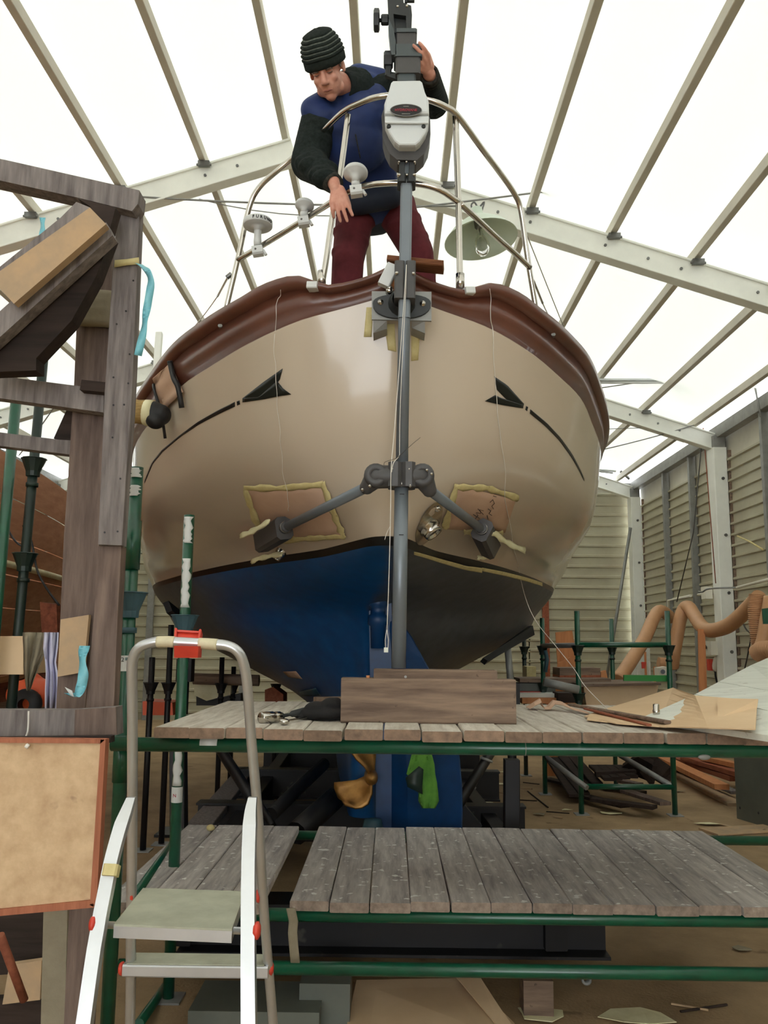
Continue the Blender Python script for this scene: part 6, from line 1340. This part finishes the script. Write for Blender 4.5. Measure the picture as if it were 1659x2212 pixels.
for i, (x0, y0, x1, y1) in enumerate(SPL): tag(MB().beam(PZ(x0, y0, .008), PZ(x1, y1, .008), .012+.02*(i == 3), .008).build('splinter', 'darktimber' if i % 2 == 0 else 'formply'), SPN[i], 'scrap', 'wood splinters scattered on the floor')
tag(MB().beam(PZ(1530, 1800, .0)+V((0, 0, .01)), PZ(1700, 1790, .0)+V((0, 0, .01)), .25, .015).build('floor_cardboard', 'formply'), 'flat pale board on the floor behind the right end of the lower deck', 'board')
# ================================================================== CRADLE / TRAILER UNDER THE BOAT
tr_ = thing('boat_trailer', 'black steel trailer frame with long rails and cross beams under the boat', 'trailer', (-.4, 7, 0))
def ib(a, b, h, wd, par, name='cross_beam', m='black_steel'):
    a, b = V(a), V(b); mb = MB(); mb.beam(a, b, .012, h-.02, ch=.001); mb.beam(a+V((0, 0, h/2-.008)), b+V((0, 0, h/2-.008)), wd, .014, ch=.001); mb.beam(a-V((0, 0, h/2-.008)), b-V((0, 0, h/2-.008)), wd, .014, ch=.001); return mb.build(name, m, par)
ib((-.95, 4.15, .22), (.98, 4.15, .22), .22, .20, tr_)
for y, z in ((6.0, .30), (7.4, .32), (9.0, .34), (10.5, .34)): ib((-1.3, y, z), (.9, y, z), .24, .14, tr_)
MB().beam((-.95, 4.1, .24), (-1.15, 12.0, .30), .10, .22).build('side_rail', 'black_steel', tr_); MB().beam((.75, 4.1, .24), (.35, 12.0, .30), .10, .22).build('side_rail', 'black_steel', tr_)
MB().beam(P(430, 1790, 5.3), P(520, 1680, 7.5), .16, .05).build('grey_plank', 'greytimber', tr_)
for a, b, r in ((P(585, 1760, 5.6), P(700, 1650, 6.6), .045), (P(640, 1800, 5.2), P(722, 1725, 5.6), .07), (P(470, 1610, 6.0), P(548, 1730, 5.4), .035), (P(560, 1735, 5.3), P(590, 1785, 5.1), .02)): MB().tube([a, b], r, 10).build('brace_tube', 'black_steel', tr_)
MB().box((-.26, 6.6, .36), (.26, .9, .12)).build('keel_block', 'darktimber', tr_)
for x, y in ((-.95, 5.2), (.6, 6.4)): pass
pk = MB(); pk.beam(P(1105, 1640, 5.05), P(1103, 1797, 5.05)-V((0, 0, .3)), .085, .085, up=(0, 1, 0)); tag(pk.build('steel_post', 'black_steel'), 'dark square steel post with paint specks, right of the rudder', 'post')
pk = MB(); pk.beam(P(385, 1560, 5.0), P(392, 1810, 5.0)-V((0, 0, .25)), .085, .085, up=(0, 1, 0)); tag(pk.build('steel_post', 'black_steel'), 'dark square steel post behind the stepladder, left of the trailer', 'post')
tag(MB().tube([P(1060, 1625, 6.2), P(985, 1745, 5.6)], .035, 10).build('prop_tube', 'black_steel'), 'dark diagonal prop with cross pins, right of the rudder', 'prop')
for px, py in ((1048, 1640), (1012, 1697)): MB().cyl(P(px-10, py-4, 5.9), P(px+16, py+6, 5.9), .009).build('cross_pin', 'steel', bpy.data.objects['prop_tube'])
slab([(1000, 1735), (1042, 1785), (1000, 1800), (990, 1800)], 5.7, .1, 'black_gusset', 'black_steel', 'black triangular steel gusset beside the rudder foot', 'steel')
# hull props with pads
def hullprop(pq, post, label, side):
    o = thing('hull_prop', label, 'prop', (0, 0, 0)); rows = []
    for i in range(5):
        f = i/4.; a = (pq[0][0]+(pq[3][0]-pq[0][0])*f, pq[0][1]+(pq[3][1]-pq[0][1])*f); b = (pq[1][0]+(pq[2][0]-pq[1][0])*f, pq[1][1]+(pq[2][1]-pq[1][1])*f)
        rows.append([P(a[0]+(b[0]-a[0])*j/5., a[1]+(b[1]-a[1])*j/5., 7.0+.12*(i-2)) for j in range(6)])
    c = sum((r[2] for r in rows), V())/5
    if len(post) < 3: post = (c.x+.02, c.y-.03, c.z-.34); o.location = (post[0], post[1], 0); OFF[o.name] = V((post[0], post[1], 0))
    MB().sheet(rows, .05, smooth=False).build('pad', 'rubber', o)
    top = V((post[0], post[1], post[2])); MB().tube([(post[0], post[1], 0), top], .035, 10).build('post', 'black_steel', o); MB().tube([top, c+V((0, 0, -.03))], .028, 10).build('screw', 'steel', o)
    MB().box((post[0], post[1], post[2]-.05), (.12, .12, .18)).build('collar', 'black_steel', o); MB().box((post[0], post[1], .01), (.3, .3, .02)).build('base_plate', 'black_steel', o)
hullprop([(1040, 1425), (1050, 1432), (1150, 1372), (1146, 1352)], (), 'dark hull prop with rubber pad on the right of the keel', 1)
hullprop([(358, 1300), (366, 1322), (442, 1386), (440, 1366)], (), 'dark hull prop with long black pad under the left bilge', -1)
# thin dark uprights behind, left
for px, yt, Y, lb in ((329, 1420, 6.4, 'thin black prop upright left of the ladder hoop centre'), (370, 1350, 6.6, 'thin black prop upright with collars behind the ladder hoop'), (480, 1420, 7.6, 'thin dark upright seen through the ladder hoop'), (505, 1440, 8.0, 'second thin dark upright seen through the ladder hoop'), (596, 1490, 8.8, 'short dark upright below the hull, right of the ladder')):
    q = P(px, yt, Y); standard(q.x, Y, 0, q.z, lb, 'black_steel', cups=(P(px, 1487, Y).z,), r=.022, cm='black_steel')
tubeobj(P(418, 1466, 7.8), P(560, 1470, 7.8), 'pipe', 'brown pipe running low behind the ladder hoop', 'timber', .05)
slab([(418, 1474), (500, 1474), (498, 1500), (446, 1514), (420, 1502)], 7.9, .3, 'wash_basin', 'tapewhite', 'cream angular tub behind the ladder hoop', 'tub')
slab([(424, 1504), (448, 1514), (520, 1498), (520, 1524), (424, 1524)], 8.0, .3, 'dark_bin', 'black_steel', 'dark bin below the cream tub', 'bin')
slab([(308, 1515), (372, 1518), (374, 1545), (308, 1545)], 6.6, .3, 'orange_crate', 'orange', 'orange crate behind the left upright at deck level', 'crate')
slab([(572, 1490), (590, 1484), (612, 1500), (612, 1520), (572, 1520)], 8.4, .3, 'brown_box', 'redbrown', 'small red-brown box under the hull left of the keel', 'box')
# small brown patch and bright fitting on the hull bottom, left
decal(([(612, 1450), (640, 1449)], [(624, 1462), (654, 1466)]), 'hull_patch', 'cardpink', sub=3, lift=.004)
decal(([(648, 1492), (684, 1484)], [(652, 1502), (694, 1500)]), 'hull_fitting', 'coupler', sub=3, lift=.01)
# green rag in the propeller aperture
def rag(rows_px, Y, name, m, label, seed):
    rnd = random.Random(seed); rows = []
    for y, xa, xb in rows_px: rows.append([P(xa+(xb-xa)*j/6., y, Y+.015*math.sin(j*1.9+y*.03)+rnd.uniform(-.004, .004)) for j in range(7)])
    return tag(MB().sheet(rows, .003).build(name, m), label, 'cloth')
rag([(1628, 890, 932), (1650, 884, 938), (1672, 878, 940), (1690, 900, 944), (1710, 904, 946), (1730, 904, 948), (1746, 912, 940)], 4.66, 'green_rag', 'greencloth', 'green cloth hung over the blue rudder below the deck', 3)
tag(MB().sheet([[P(905, 1655, 4.63), P(915, 1662, 4.63)], [P(876, 1680, 4.63), P(912, 1700, 4.63)], [P(880, 1700, 4.63), P(913, 1716, 4.63)]], .003).build('green_rag', 'darkgreen'), 'dark green fold of cloth on the rudder, left of the brighter cloth', 'cloth')
# below the lower deck
tag(MB().prism([PZ(770, 2120, .03), PZ(1010, 2115, .03), PZ(1110, 2212, .05), PZ(1140, 2260, .05), PZ(740, 2260, .01)], (0, 0, .006)).build('floor_cardboard', 'cardboard'), 'large tan board lying on the floor under the lowest tube', 'board')
tag(MB().prism([PZ(985, 2112, .06), PZ(1035, 2110, .08), PZ(1080, 2180, .07), PZ(1112, 2225, .06), PZ(1080, 2225, .05)], (0, 0, .006)).build('curled_cardboard', 'cardboard'), 'curled cardboard edge beside the floor board', 'cardboard')
tag(MB().box(PZ(1158, 2135, .1)+V((0, 0, -.02)), (.12, .12, .14)).build('wood_block', 'timber'), 'small dark wooden block on the floor under the lowest tube', 'timber')
tag(MB().lathe(PZ(1264, 2112, .05), (0, -1, 0), [(.012, 0), (.022, 0), (.022, .03), (.012, .03), (.012, 0)], 14).build('steel_ring', 'steel'), 'small dark steel ring hanging near the wooden block', 'ring')
tag(MB().box(PZ(560, 2180, .05), (.5, .3, .1)).build('grey_case', 'greymetal'), 'grey flat case on the floor behind the ladder foot', 'case')
tag(MB().box(PZ(705, 2150, .08), (.20, .2, .16)).build('grey_case', 'greymetal'), 'small grey box on the floor right of the flat case', 'case')
tag(MB().ell(P(345+110, 1788, 4.55), (.022, .02, .016)).build('pebble', 'tape'), 'small yellow-brown lump at the back of the left planks', 'scrap')
